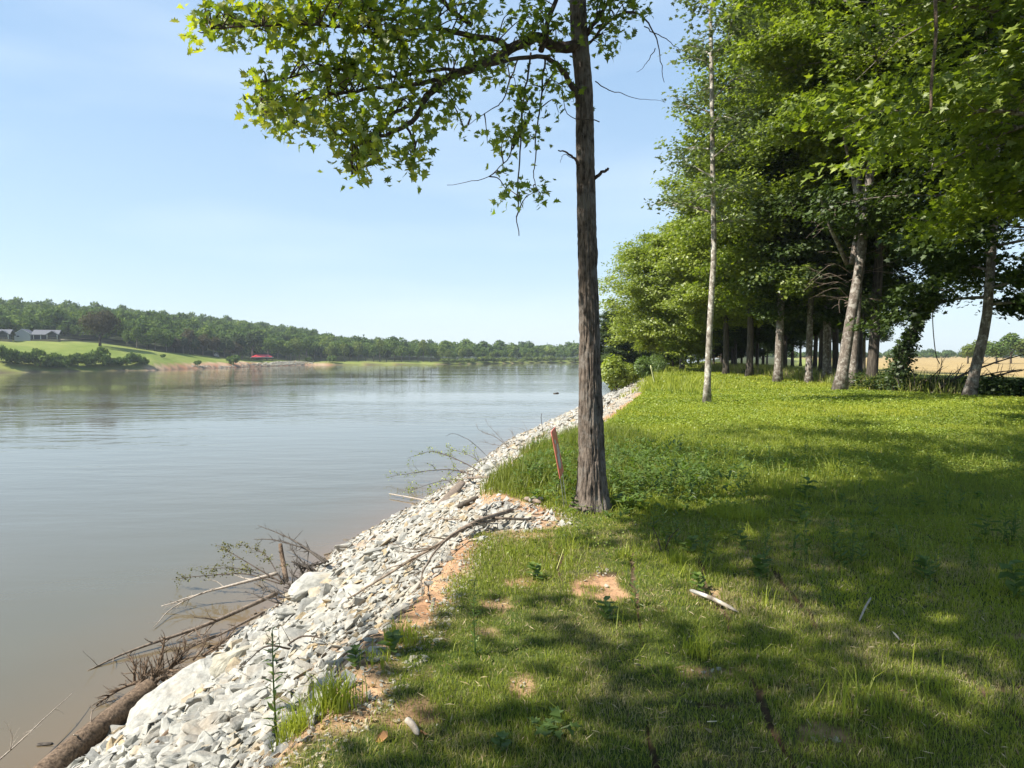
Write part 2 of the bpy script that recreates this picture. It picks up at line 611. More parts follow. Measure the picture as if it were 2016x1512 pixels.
def grass_edge(y):
    """x where turf begins"""
    return np.interp(y, [-5, 2.75, 3.2, 4.2, 5.0, 5.9, 6.35, 6.6, 7.2, 7.9, 8.4, 12.3, 14.7, 16.5, 29, 60, 88],
                     [-1.1, -.80, -.60, -.42, -.34, -.22, -.10, .62, .55, .08, -.16, .5, 1.4, 2.25, 5.4, 12.4, 19.6])


DIRT = [(1.15, 6.66, .5, .07), (.62, 4.9, .20, .26), (.66, 5.25, .14, .2), (-.22, 4.05, .16, .12), (-.1, 4.6, .10, .22), (.05, 4.95, .12, .16), (-.42, 3.55, .12, .1), (1.3, 4.75, .22, .10),
        (1.75, 5.15, .16, .07), (3.0, 3.95, .25, .05), (-.5, 3.1, .22, .2), (.12, 6.3, .25, .12), (1.3, 2.9, .12, .1), (.35, 5.9, .05, .2), (.05, 3.45, .08, .12), (1.0, 3.55, .2, .08)]


def seam(x, y):
    """gaps between the strips of sod"""
    w = (fbm(x * 3, y * 3, None, 33) - .5) * .10
    xs = x - .13 * (y - 3) + w
    k = np.floor((xs - .60) / .53)
    dx = np.abs((xs - .60) / .53 - k - .5 + .0) * .53
    d1 = .265 - dx
    yy = y + w + hash3(k, k * 0, k * 0, 7) * 1.3
    d2 = np.abs(yy / 1.25 - np.round(yy / 1.25)) * 1.25
    vis = fbm(x * 1.6, y * 1.6, None, 35)
    on = (y < 6.4) & (x > .3)
    d = np.minimum(d1, d2 * 1.0)
    wid = .016 * np.clip((vis - .44) * 6, 0, 1.1)
    return np.where(on & (d < wid), 1.0, 0.0)


def dirtness(x, y):
    m = np.zeros_like(x)
    for (a, b, c, d) in DIRT:
        q = ((x - a) / c) ** 2 + ((y - b) / d) ** 2
        m = np.maximum(m, (1 if a == .62 else .75) * np.clip((1.0 - q - (fbm(x * 7, y * 7, None, 41) - .5) * 3.4) * 1.3, 0, 1))
    e = grass_edge(y) + (fbm(x * 3, y * 3, None, 43) - .5) * .4
    m = np.maximum(m, np.clip((e - x - .02) / .14, 0, 1))
    return np.maximum(m, seam(x, y))


def mixv(a, b, t):
    return a + (b - a) * np.clip(t, 0, 1)[:, None]


def ground_col(x, y):
    n, t = near_h(x, y)
    f, ft, u = far_h(x, y)
    N1 = fbm(x * 2.2, y * 2.2, None, 51)
    N2 = fbm(x * .25, y * .25, None, 52)
    N3 = fbm(x * .05, y * .05, None, 53)
    one = np.ones((len(x), 1))
    lawn = mixv(one * A([.085, .085, .035]), one * A([.06, .09, .02]), N1 * 1.6 - .3)
    lawn = mixv(lawn, one * A([.14, .17, .022]), np.clip((y - 10) / 8, 0, 1))
    soil = mixv(one * A([.36, .20, .115]), one * A([.46, .30, .18]), N1 * 2 - .5)
    c = mixv(lawn, soil, dirtness(x, y) * (y < 30))
    c = mixv(c, one * A([.055, .038, .028]), seam(x, y) * .85)
    gravel = mixv(one * A([.36, .33, .27]), one * A([.27, .20, .14]), N1 * 3 - 1)
    edge = grass_edge(y)
    c = mixv(c, gravel, np.clip((edge - .22 - x) / .25, 0, 1))
    bank_far = np.clip((y - 62) / 8, 0, 1) * np.clip((.98 - t) * 8, 0, 1)
    c = mixv(c, one * A([.06, .09, .03]), bank_far)
    c = mixv(c, one * A([.16, .11, .07]), np.clip((WATER + .25 - n) / .3, 0, 1))
    # forest floor, field
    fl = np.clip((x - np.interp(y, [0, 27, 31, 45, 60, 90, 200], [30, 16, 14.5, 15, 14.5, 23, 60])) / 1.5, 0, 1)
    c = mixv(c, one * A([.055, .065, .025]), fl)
    fx = np.interp(y, [0, 20, 30, 60, 120, 300, 900], [22, 21, 21, 27, 46, 120, 330])
    straw = mixv(one * A([.31, .22, .10]), one * A([.38, .28, .13]), N2 * 2 - .5)
    straw = mixv(straw, one * A([.22, .25, .07]), np.clip(1.4 - (x - fx) / 14, 0, 1))
    c = mixv(c, straw, np.clip((x - fx + (N2 - .5) * 4) / 2, 0, 1))
    # far bank
    meadow = mixv(one * A([.12, .165, .032]), one * A([.20, .22, .06]), N3 * 2 - .5 + (N2 - .5))
    red = mixv(one * A([.30, .15, .085]), one * A([.40, .29, .19]), N2 * 3 - 1)
    wood = one * A([.03, .04, .018])
    g = meadow
    t0 = np.interp(u, [-600, 0, 150, 200, 300, 400, 500, 600, 2000], [75, 84, 80, 62, 52, 46, 34, 18, 12])
    g = mixv(g, wood, np.clip((ft - t0) / 4, 0, 1))
    er = np.clip(1 - np.abs(u - 440) / 190, 0, 1) * 13 + np.clip(1 - np.abs(u - 620) / 60, 0, 1) * 6 + 1.4
    g = mixv(g, red, np.clip((er * (.5 + N2) - ft) / 2, 0, 1))
    g = mixv(g, one * A([.09, .07, .05]), np.clip((.9 - ft) / 1, 0, 1))
    isf = (f > n) & (ft > -20)
    return np.where(isf[:, None], g, c)


def polar(rs, ths):
    R, TH = np.meshgrid(rs, ths, indexing="ij")
    x, y = (R * np.sin(TH)).ravel(), (R * np.cos(TH)).ravel()
    nr, nt_ = len(rs), len(ths)
    i = np.arange(nr - 1)[:, None] * nt_
    j = np.arange(nt_)[None]
    j2 = (j + 1) % nt_
    Q = np.stack([i + j, i + j2, i + nt_ + j2, i + nt_ + j], -1).reshape(-1, 4)
    return x, y, Q


ths = np.concatenate([np.radians(np.arange(-62, 62, .22)), np.radians(np.arange(62, 298, 3.0))])
rs = np.concatenate([[.02], np.geomspace(.4, 1900, 560)])
gx, gy, gQ = polar(rs, ths)
gz = H(gx, gy) - seam(gx, gy) * .008 - np.where(gy < 8, np.minimum(dirtness(gx, gy), 1) * .012, 0)
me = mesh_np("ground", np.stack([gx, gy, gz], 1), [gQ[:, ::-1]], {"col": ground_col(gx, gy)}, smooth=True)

m, nd, lk, out = mat_base("ground_surface")
at = nd.new("ShaderNodeAttribute"); at.attribute_name = "col"
geo = nd.new("ShaderNodeNewGeometry")
n1 = noise(nd, lk, geo.outputs["Position"], 14, 8, 0.7)
n2 = noise(nd, lk, geo.outputs["Position"], .35, 5, 0.6)
r = ramp(nd, [(.25, (.55, .55, .55)), (.75, (1.35, 1.35, 1.35))])
lk.new(n1.outputs["Fac"], r.inputs["Fac"])
r2 = ramp(nd, [(.3, (.86, .88, .84)), (.7, (1.12, 1.1, 1.1))])
lk.new(n2.outputs["Fac"], r2.inputs["Fac"])
c = mixc(nd, lk, 1.0, at.outputs["Color"], r.outputs["Color"], "MULTIPLY")
c = mixc(nd, lk, 1.0, c, r2.outputs["Color"], "MULTIPLY")
b = nd.new("ShaderNodeBsdfPrincipled")
b.inputs["Roughness"].default_value = 1.0
b.inputs["Specular IOR Level"].default_value = 0.1
lk.new(c, b.inputs["Base Color"])
bp = nd.new("ShaderNodeBump"); bp.inputs["Strength"].default_value = .8; bp.inputs["Distance"].default_value = .03
lk.new(n1.outputs["Fac"], bp.inputs["Height"]); lk.new(bp.outputs[0], b.inputs["Normal"])
lk.new(b.outputs[0], out.inputs["Surface"])
ground = link("ground", me, m)
tag(ground, kind="structure")

# ------------------------------------------------------------------ river
ths2 = np.radians(np.concatenate([np.arange(-80, 40, .5), np.arange(40, 280, 4.0)]))
rs2 = np.concatenate([[.05], np.geomspace(1, 1850, 130)])
wx, wy, wQ = polar(rs2, ths2)
wh = H(wx, wy)
shal = np.clip((wh - (WATER - 1.9)) / 1.9, 0, 1)
me = mesh_np("river", np.stack([wx, wy, np.full(len(wx), WATER)], 1), [wQ[:, ::-1]], {"shallow": shal}, smooth=True)
m, nd, lk, out = mat_base("river_water")
geo = nd.new("ShaderNodeNewGeometry")
at = nd.new("ShaderNodeAttribute"); at.attribute_name = "shallow"
rw = ramp(nd, [(0.0, (.098, .090, .060)), (.55, (.112, .092, .058)), (.88, (.13, .098, .060)), (1.0, (.155, .108, .068))])
lk.new(at.outputs["Fac"], rw.inputs["Fac"])
b = nd.new("ShaderNodeBsdfPrincipled")
b.inputs["Roughness"].default_value = 0.03
b.inputs["IOR"].default_value = 1.33
b.inputs["Specular IOR Level"].default_value = 0.5
lk.new(rw.outputs["Color"], b.inputs["Base Color"])
fine = noise(nd, lk, geo.outputs["Position"], 2.6, 3, 0.5, (1.0, 1.5, 1))
mid = noise(nd, lk, geo.outputs["Position"], 0.42, 2, 0.5, (.55, 1.5, 1))
big = noise(nd, lk, geo.outputs["Position"], 0.035, 2, 0.5, (.5, 1.6, 1))
a1 = nd.new("ShaderNodeMath"); a1.operation = "MULTIPLY"; a1.inputs[1].default_value = .12
lk.new(fine.outputs["Fac"], a1.inputs[0])
a2 = nd.new("ShaderNodeMath"); a2.operation = "ADD"
lk.new(a1.outputs[0], a2.inputs[0]); lk.new(mid.outputs["Fac"], a2.inputs[1])
rb = ramp(nd, [(.36, (.25, .25, .25)), (.62, (1, 1, 1))])
lk.new(big.outputs["Fac"], rb.inputs["Fac"])
# calmer in the lee of the near bank
sep = nd.new("ShaderNodeSeparateXYZ"); lk.new(geo.outputs["Position"], sep.inputs[0])
mr = nd.new("ShaderNodeMapRange"); mr.inputs[1].default_value = 12; mr.inputs[2].default_value = 70; mr.inputs[3].default_value = .35; mr.inputs[4].default_value = 1.0
lk.new(sep.outputs["Y"], mr.inputs[0])
a3 = nd.new("ShaderNodeMath"); a3.operation = "MULTIPLY"
lk.new(rb.outputs["Color"], a3.inputs[0]); lk.new(mr.outputs[0], a3.inputs[1])
bp = nd.new("ShaderNodeBump"); bp.inputs["Distance"].default_value = .085
lk.new(a3.outputs[0], bp.inputs["Strength"])
lk.new(a2.outputs[0], bp.inputs["Height"])
lk.new(bp.outputs[0], b.inputs["Normal"])
lk.new(b.outputs[0], out.inputs["Surface"])
river = link("river", me, m)
tag(river, kind="structure")
#@@TERRAIN_END

# ------------------------------------------------------------------ riprap
rng = np.random.default_rng(7)


def rock_shape(seed, flat=.6, n=16, rough=0.0):
    r = np.random.default_rng(seed)
    p = r.normal(size=(n, 3))
    p /= np.maximum(np.abs(p).max(1, keepdims=True) * .75 + np.linalg.norm(p, axis=1, keepdims=True) * .25, .3)
    p *= r.uniform(.75, 1.0, (n, 1)) * A([1, r.uniform(.6, .9), flat]) * .5
    bm = bmesh.new()
    for q in p:
        bm.verts.new(q)
    bmesh.ops.convex_hull(bm, input=bm.verts)
    bmesh.ops.delete(bm, geom=[v for v in bm.verts if not v.link_faces], context="VERTS")
    if rough:
        bmesh.ops.bevel(bm, geom=bm.edges[:], offset=.022, segments=1, affect="EDGES", profile=.6)
        bmesh.ops.triangulate(bm, faces=bm.faces[:])
        for _ in range(2):
            bmesh.ops.subdivide_edges(bm, edges=[e for e in bm.edges if e.calc_length() > .07], cuts=1, use_grid_fill=True)
            bmesh.ops.triangulate(bm, faces=bm.faces[:])
        co = A([v.co[:] for v in bm.verts])
        d = (fbm(co[:, 0] * 5 + seed, co[:, 1] * 5, co[:, 2] * 9, seed, 4) - .5) * rough
        st = np.floor(co[:, 2] * 9 + fbm(co[:, 0] * 3, co[:, 1] * 3, None, seed) * 2)
        d2 = (hash3(st, st * 0, st * 0, seed) - .5) * rough * .5      # bedding layers
        for v, a_, b_ in zip(bm.verts, d, d2):
            v.co += v.co.normalized() * (a_ + b_ * (abs(v.co.z) < .42 * flat))
    bmesh.ops.triangulate(bm, faces=bm.faces[:])
    bm.verts.index_update()
    V = A([v.co[:] for v in bm.verts])
    Fc = A([[v.index for v in f.verts] for f in bm.faces])
    bm.free()
    return V, Fc


ROCKS = [rock_shape(100 + i, flat=[.32, .45, .6, .25][i % 4], n=11 + i % 5) for i in range(14)]
FINE = [rock_shape(200 + i, flat=[.38, .30, .5, .25][i % 4], n=15 + i % 4, rough=.07) for i in range(12)]


def rot_mats(n, rng, tilt=.5):
    az = rng.uniform(0, 2 * pi, n)
    tx, ty = rng.normal(0, tilt, n), rng.normal(0, tilt, n)
    ca, sa, cx, sx, cy, sy = np.cos(az), np.sin(az), np.cos(tx), np.sin(tx), np.cos(ty), np.sin(ty)
    Rz = np.zeros((n, 3, 3)); Rz[:, 0, 0] = ca; Rz[:, 0, 1] = -sa; Rz[:, 1, 0] = sa; Rz[:, 1, 1] = ca; Rz[:, 2, 2] = 1
    Rx = np.zeros((n, 3, 3)); Rx[:, 0, 0] = 1; Rx[:, 1, 1] = cx; Rx[:, 1, 2] = -sx; Rx[:, 2, 1] = sx; Rx[:, 2, 2] = cx
    Ry = np.zeros((n, 3, 3)); Ry[:, 1, 1] = 1; Ry[:, 0, 0] = cy; Ry[:, 0, 2] = sy; Ry[:, 2, 0] = -sy; Ry[:, 2, 2] = cy
    return Rz @ Rx @ Ry


def bank_points(n, y0, y1, rng, over=.0):
    y = rng.uniform(y0, y1, n)
    a = np.interp(y, YW, XW) - .5
    b = grass_edge(y) - np.where(y < 6.1, .20, .03) - (fbm(y * 2, y * 0, None, 5) - .5) * .3 + over
    x = a + (b - a) * rng.uniform(0, 1, n)
    n_, t = near_h(x, y)
    k = t > -.09
    return x[k], y[k]


zones = [(.4, 5, 15000, .03, .22), (-3, .4, 900, .08, .2), (5, 9, 16000, .035, .23), (9, 16, 15000, .05, .28), (16, 30, 9000, .09, .22), (30, 60, 8500, .14, .34), (60, 74, 1500, .18, .4)]
RP = []
for (y0, y1, n, s0, s1) in zones:
    x, y = bank_points(n, y0, y1, rng)
    s = s0 + (s1 - s0) * rng.power(.55, len(x)) ** 1.3 * 1.3
    # smaller chips towards the turf edge, coarser towards the water
    e = np.clip((grass_edge(y) - x) / 2.0, .40, 1)
    kk = rng.uniform(0, 1, len(x)) < np.clip((grass_edge(y) - x) / .5, .25, 1)
    x, y, s, e = x[kk], y[kk], s[kk], e[kk]
    RP.append(np.stack([x, y, s * e], 1))
RP = np.vstack(RP)
z = H(RP[:, 0], RP[:, 1])
u_, v_, yc_ = proj(np.stack([RP[:, 0], RP[:, 1], z], 1))
vis_ = (yc_ > 0) & (u_ > -60) & (u_ < 2080) & (v_ < 1560)
appar = np.where(vis_, RP[:, 2] / np.maximum(yc_, .1), 0)
order = np.argsort(-appar)
big_i, rest = order[:276], order[276:]
Rm = rot_mats(len(RP), rng, .30)
ca_, sa_ = cos(-.42), sin(-.42)
Rm = A([[ca_, 0, sa_], [0, 1, 0], [-sa_, 0, ca_]])[None] @ Rm
rv = rng.uniform(0, 1, len(RP))
sc3 = np.stack([rng.uniform(.85, 1.5, len(RP)), rng.uniform(.7, 1.1, len(RP)), rng.uniform(.6, 1.1, len(RP))], 1) * RP[:, 2:3]
B = Buf()
pick = rng.integers(0, len(ROCKS), len(RP))
lift = rng.uniform(-.10, .16, len(RP)) * RP[:, 2]
pos = np.stack([RP[:, 0], RP[:, 1], z + lift], 1)
for k, (V, Fc) in enumerate(ROCKS):
    ids = rest[pick[rest] == k]
    X = np.einsum("nij,nkj->nki", Rm[ids], V[None] * sc3[ids][:, None]) + pos[ids][:, None]
    Q = Fc[None] + (np.arange(len(ids)) * len(V))[:, None, None]
    B.add(X.reshape(-1, 3), [Q.reshape(-1, 3)], np.repeat(rv[ids], len(V)))
rubble = link("riprap_rubble", B.mesh("riprap_rubble"), M["rock"])
tag(rubble, "countless small chips and stones of pale limestone covering the river bank slope", "rubble", kind="stuff")

FINE_ME = []
for V, Fc in FINE:
    for rr_ in (.05, .5, .75):
        FINE_ME.append(mesh_np("riprap_stone", V, [Fc], {"rnd": np.full(len(V), rr_)}))
for m_ in FINE_ME:
    m_.materials.append(M["rock"])


def rock_obj(name, me_, p, s3, rz, rx, ry, label, cat="rock", group=None, mat=None):
    o = bpy.data.objects.new(name, me_)
    COL.objects.link(o)
    o.location = p
    o.scale = s3
    o.rotation_euler = (rx, ry, rz)
    if mat:
        o.material_slots[0].link = "OBJECT"
        o.material_slots[0].material = mat
    return tag(o, label, cat, group)


def stone_label(p, s):
    size = "hand-sized" if s < .16 else ("head-sized" if s < .30 else "large")
    y = p[1]
    zone = ("on the bank at the bottom edge of the photo" if y < 4 else "beside the bare soil left of the near turf" if y < 6.3 else
            "beside the weathered plank near the big trunk" if y < 9 else "on the bank left of the tall grass clump" if y < 15 else
            "along the crest beyond the red and white sign" if y < 30 else "far along the bank towards the green shrubs")
    if p[2] < -2.4:
        zone = "low on the bank near the fallen log" if y < 15 else "near the waterline beyond the brush piles"
    return f"{size} pale limestone chunk {zone}"


for q, i in enumerate(big_i):
    rock_obj("riprap_stone", FINE_ME[int(rng.integers(0, len(FINE_ME)))], pos[i], sc3[i] * 1.12, rng.uniform(0, 6.3), rng.normal(0, .25), rng.normal(0, .25),
             stone_label(pos[i], RP[i, 2]), "rock", "limestone riprap stones on the river bank")

# the blocks one can name
BLOCKS = [  # u, v, length px, depth ratio, thickness ratio, rz, material, label
    (648, 1148, 165, .40, .34, .45, "rock", "long flat-topped grey slab lying above the root snag", .0),
    (355, 1385, 165, .70, .30, .95, "rock", "broad smooth white slab leaning on the bank beside the fallen log", .0),
    (435, 1432, 90, .60, .55, .2, "rock", "squarish layered block with a shadowed underside below the thin weed", .0),
    (470, 1312, 84, .65, .60, .2, "rock_tan", "block with an orange-stained face standing beside the upright shard", .0),
    (312, 1345, 52, .7, .7, .5, "rock", "white boulder at the water side on top of the dark log end", .0),
    (676, 1086, 30, .9, .8, .2, "rock", "round white boulder standing alone at the water's edge", .1),
    (486, 1392, 66, .8, .6, .6, "rock", "rounded pale block right of the layered block", .0),
    (405, 1300, 34, .7, .8, .3, "rock", "small yellowish boulder beside the root wad", .0),
    (540, 1262, 40, .8, .45, .3, "rock_tan", "flat slab with a yellow stain in the middle of the bank", .0),
    (320, 1450, 90, .6, .4, .9, "rock", "sloping greenish slab at the foot of the broad white slab", .0),
    (395, 1340, 75, .6, .4, .8, "rock", "yellow-grey slab behind the broad white slab", .0),
    (512, 1312, 20, .5, 1.6, .1, "rock", "narrow dark shard standing upright beside the orange-stained block", .0),
    (905, 906, 26, .8, .8, .1, "rock", "grey boulder on the crest above the leafless brush", .05),
    (965, 925, 34, .7, .6, .3, "rock", "blue-grey boulder against the tall grass clump", .0),
    (1055, 990, 34, .7, .5, .3, "rock", "blue-grey stone beside the short curved driftwood stick", .0),
    (620, 1410, 34, .8, .7, .3, "rock", "dark grey stone with a shadowed side at the turf corner", .0),
    (575, 1210, 60, .6, .45, .6, "rock", "wide pale slab below the flat-topped grey slab", .0),
    (690, 1300, 42, .5, .35, .5, "rock", "thin pale flag of stone at the edge of the orange soil", .0),
]
for (u, v, L, dr, tr, rz, mt, lab, lf) in BLOCKS:
    p = T(u, v)
    d = np.linalg.norm(p - A([0, 0, EYE]))
    s = L * d / F
    V, Fc = FINE[int(rng.integers(0, len(FINE)))]
    V, Fc = rock_shape(int(u * 3 + v), flat=.8, n=16, rough=.11)
    me_ = mesh_np("boulder", V * A([s * 1.15, s * dr * 1.2, s * tr * 1.2]), [Fc], {"rnd": np.full(len(V), .5)})
    me_.materials.append(M[mt])
    rock_obj("boulder", me_, p + A([0, 0, s * tr * .22 + lf * s]), (1, 1, 1), rz, .1, -.35 if L > 60 else 0.1, lab, "rock")

# ------------------------------------------------------------------ grass
def blades(x, y, h, w, rng, tint, lean=.35, z=None):
    n = len(x)
    z = H(x, y) - .006 if z is None else z
    az = rng.uniform(0, 2 * pi, n)
    la = rng.uniform(0, 2 * pi, n)
    ll = h * np.abs(rng.normal(0, lean, n))
    dx, dy = np.cos(az) * w / 2, np.sin(az) * w / 2
    lx, ly = np.cos(la) * ll, np.sin(la) * ll
    V = np.empty((n, 5, 3))
    V[:, 0] = np.stack([x - dx, y - dy, z], 1)
    V[:, 1] = np.stack([x + dx, y + dy, z], 1)
    V[:, 2] = np.stack([x + dx * .75 + lx * .35, y + dy * .75 + ly * .35, z + h * .55], 1)
    V[:, 3] = np.stack([x - dx * .75 + lx * .35, y - dy * .75 + ly * .35, z + h * .55], 1)
    V[:, 4] = np.stack([x + lx, y + ly, z + h * np.sqrt(np.clip(1 - (ll / h) ** 2 * .5, .2, 1))], 1)
    i = np.arange(n)[:, None] * 5
    return V.reshape(-1, 3), i + A([[0, 1, 2, 3]]), i + A([[3, 2, 4]]), np.repeat(tint, 5)


B = Buf()


def grass_zone(y0, y1, dens, h0, h1_, w, base_t, rng, xr=1.0):
    xa, xb = -1.4, min(y1 * .80 * xr + .8, 60)
    area = (xb - xa) * (y1 - y0)
    n = int(area * dens)
    x, y = rng.uniform(xa, xb, n), rng.uniform(y0, y1, n)
    k = (x < y * .80 * xr + .8) & (x > grass_edge(y) - .25)
    x, y = x[k], y[k]
    dn = dirtness(x, y) if y0 < 30 else np.clip((grass_edge(y) - x) / .5, 0, 1)
    pat = fbm(x * 1.3, y * 1.3, None, 61)
    keep = rng.uniform(0, 1, len(x)) > dn * 1.02 - .03
    keep &= rng.uniform(0, 1, len(x)) < .55 + pat
    # thin out under the tree row
    fl = np.interp(y, [0, 27, 31, 45, 60, 90, 200], [30, 17, 15, 15.5, 15, 24, 60])
    keep &= (x < fl + 1.5) | (rng.uniform(0, 1, len(x)) < .25)
    fx = np.interp(y, [0, 20, 30, 60, 120, 300], [22, 21, 20, 26, 45, 120])
    keep &= x < fx
    x, y, pat = x[keep], y[keep], pat[keep]
    h = rng.uniform(h0, h1_, len(x)) * (.6 + .8 * pat)
    p2 = fbm(x * .9, y * .9, None, 66)
    t = np.clip(base_t + (p2 - .5) * .5 + rng.normal(0, .11, len(x)), .02, .79)
    dry = rng.uniform(0, 1, len(x)) < (np.where(y < 6.8, .12 + .70 * np.clip((fbm(x * 2.1, y * 2.1, None, 67) - .46) * 3.2, 0, 1), .02))
    t = np.where(dry, rng.uniform(.8, 1.0, len(x)), t)
    V, q, tr, c_ = blades(x, y, h, w * rng.uniform(.7, 1.3, len(x)), rng, t, .55 if y0 < 7 else .45)
    B.add(V, [q, tr], c_)
    return len(x)


ng = 0
ng += grass_zone(1.6, 4.4, 14000, .020, .044, .0034, .52, rng)
ng += grass_zone(4.4, 7.0, 8000, .022, .050, .0048, .54, rng)
ng += grass_zone(7.0, 11, 3400, .03, .075, .0065, .50, rng)
ng += grass_zone(11, 18, 1500, .035, .095, .011, .60, rng)
ng += grass_zone(18, 32, 520, .05, .12, .022, .74, rng)  # lush far turf, its sunlit brightness also put into the blade tint
ng += grass_zone(32, 64, 120, .12, .26, .045, .74, rng)
ng += grass_zone(64, 100, 30, .2, .5, .10, .6, rng)
grass = link("grass", B.mesh("grass"), M["grass"])
tag(grass, "short green lawn grass on the river bank, mottled with dry tan blades", "grass", kind="stuff")
print("blades", ng)

# clover and small broad leaves knitted into the turf
B = Buf()
for (y0, y1, dens, sz) in [(5.5, 9, 260, .020), (9, 14, 900, .026), (14, 22, 800, .038), (22, 36, 380, .06), (36, 66, 90, .11)]:
    xb = min(y1 * .8 + .8, 40)
    n = int((xb + 1.4) * (y1 - y0) * dens)
    x, y = rng.uniform(-1.4, xb, n), rng.uniform(y0, y1, n)
    k = (x < y * .80 + .8) & (x > grass_edge(y) + .03) & (dirtness(x, y) < .4)
    k &= rng.uniform(0, 1, n) < np.clip((fbm(x * .6, y * .6, None, 91) - .28) * 3, .12, 1)
    k &= x < np.interp(y, [0, 27, 31, 45, 60, 90], [30, 17, 15, 15.5, 15, 24])
    x, y = x[k], y[k]
    n = len(x)
    Pt = np.stack([x, y, H(x, y) + rng.uniform(.01, .075, n) * (1 + sz * 12)], 1)
    V, Fc = leaves(Pt, sz * rng.uniform(.7, 1.5, n), rng.normal(0, .38, (n, 3)) + A([0, 0, 1]), OVAL, rng)
    t_ = np.clip((.45 if y0 < 12 else .6) + (fbm(x * .8, y * .8, None, 93) - .5) * .7 + rng.normal(0, .14, n), 0, 1)
    B.add(V, [Fc], np.repeat(t_, len(OVAL)))
M["clover"] = mat_leaf("clover_leaf", [(0.0, (.055, .09, .016)), (0.5, (.16, .22, .025)), (1.0, (.34, .40, .05))], 0.4, gloss=0.04)
tag(link("clover", B.mesh("clover"), M["clover"]), "low clover and small broad leaves knitted into the sunny lawn", "clover", kind="stuff")

# taller growth round the big trunk and along the bank edge
B = Buf()


def tuft_zone(poly, n, h0, h1_, w, t0, rng):
    """poly: list of (x, y, radius)"""
    for (cx, cy, rx, ry) in poly:
        k = int(n * rx * ry)
        a = rng.uniform(0, 2 * pi, k); q = np.sqrt(rng.uniform(0, 1, k))
        x, y = cx + np.cos(a) * q * rx, cy + np.sin(a) * q * ry
        h = rng.uniform(h0, h1_, k) * (1.15 - q * .6) * (.6 + .8 * fbm(x * 3, y * 3, None, 70))
        V, qd, tr, c_ = blades(x, y, h, w * rng.uniform(.6, 1.3, k), rng, np.clip(t0 + rng.normal(0, .12, k), 0, .8), .45)
        B.add(V, [qd, tr], c_)


tuft_zone([(.35, 8.8, .75, .9), (.05, 9.2, .4, .7), (1.0, 9.9, .9, 1.1), (.9, 11.5, .8, 1.2), (1.7, 13, .9, 1.8), (1.2, 8.6, .9, .7)], 1700, .14, .44, .010, .28, rng)  # dark blade tint puts the shade behind the trunk into the colour
tuft_zone([(2.0, 8.8, 1.1, 1.1), (2.4, 10.6, 1.5, 1.5), (2.8, 13, 1.6, 2.0), (3.2, 9, 1.2, 1.2)], 260, .12, .32, .009, .5, rng)
tuft_zone([(-.62, 3.95, .10, .12), (-.98, 3.2, .12, .14), (1.02, 3.7, .05, .05), (1.45, 7.2, .3, .2), (2.2, 6.9, .3, .3)], 12000, .10, .24, .005, .62, rng)
tuft_zone([(8, 33, 3, 3), (6.8, 31, 1.2, 4), (9.2, 41, 1.8, 7), (12, 55, 2, 8)], 60, .3, .7, .04, .6, rng)
r_t = np.random.default_rng(404)
for _ in range(420):
    y = r_t.uniform(2.6, 20) if r_t.uniform() < .4 else r_t.uniform(5, 14)
    x = r_t.uniform(-.4, y * .76)
    if x < float(grass_edge(A([y]))[0]) + .15: continue
    n = int(r_t.integers(5, 22))
    hh = r_t.uniform(.07, .26)
    xx, yy = x + r_t.normal(0, .05 + hh * .15, n), y + r_t.normal(0, .05 + hh * .15, n)
    V, qd, tr, c_ = blades(xx, yy, hh * r_t.uniform(.5, 1.1, n), .0035 + y * .0005, r_t, np.clip(r_t.normal(.58, .12, n), 0, .95), .6)
    B.add(V, [qd, tr], c_)
tall = link("tall_grass", B.mesh("tall_grass"), M["grass"])
tag(tall, "taller uncut grass behind the big trunk and in stray tufts over the lawn", "grass", kind="stuff")
#@@ROCKGRASS_END

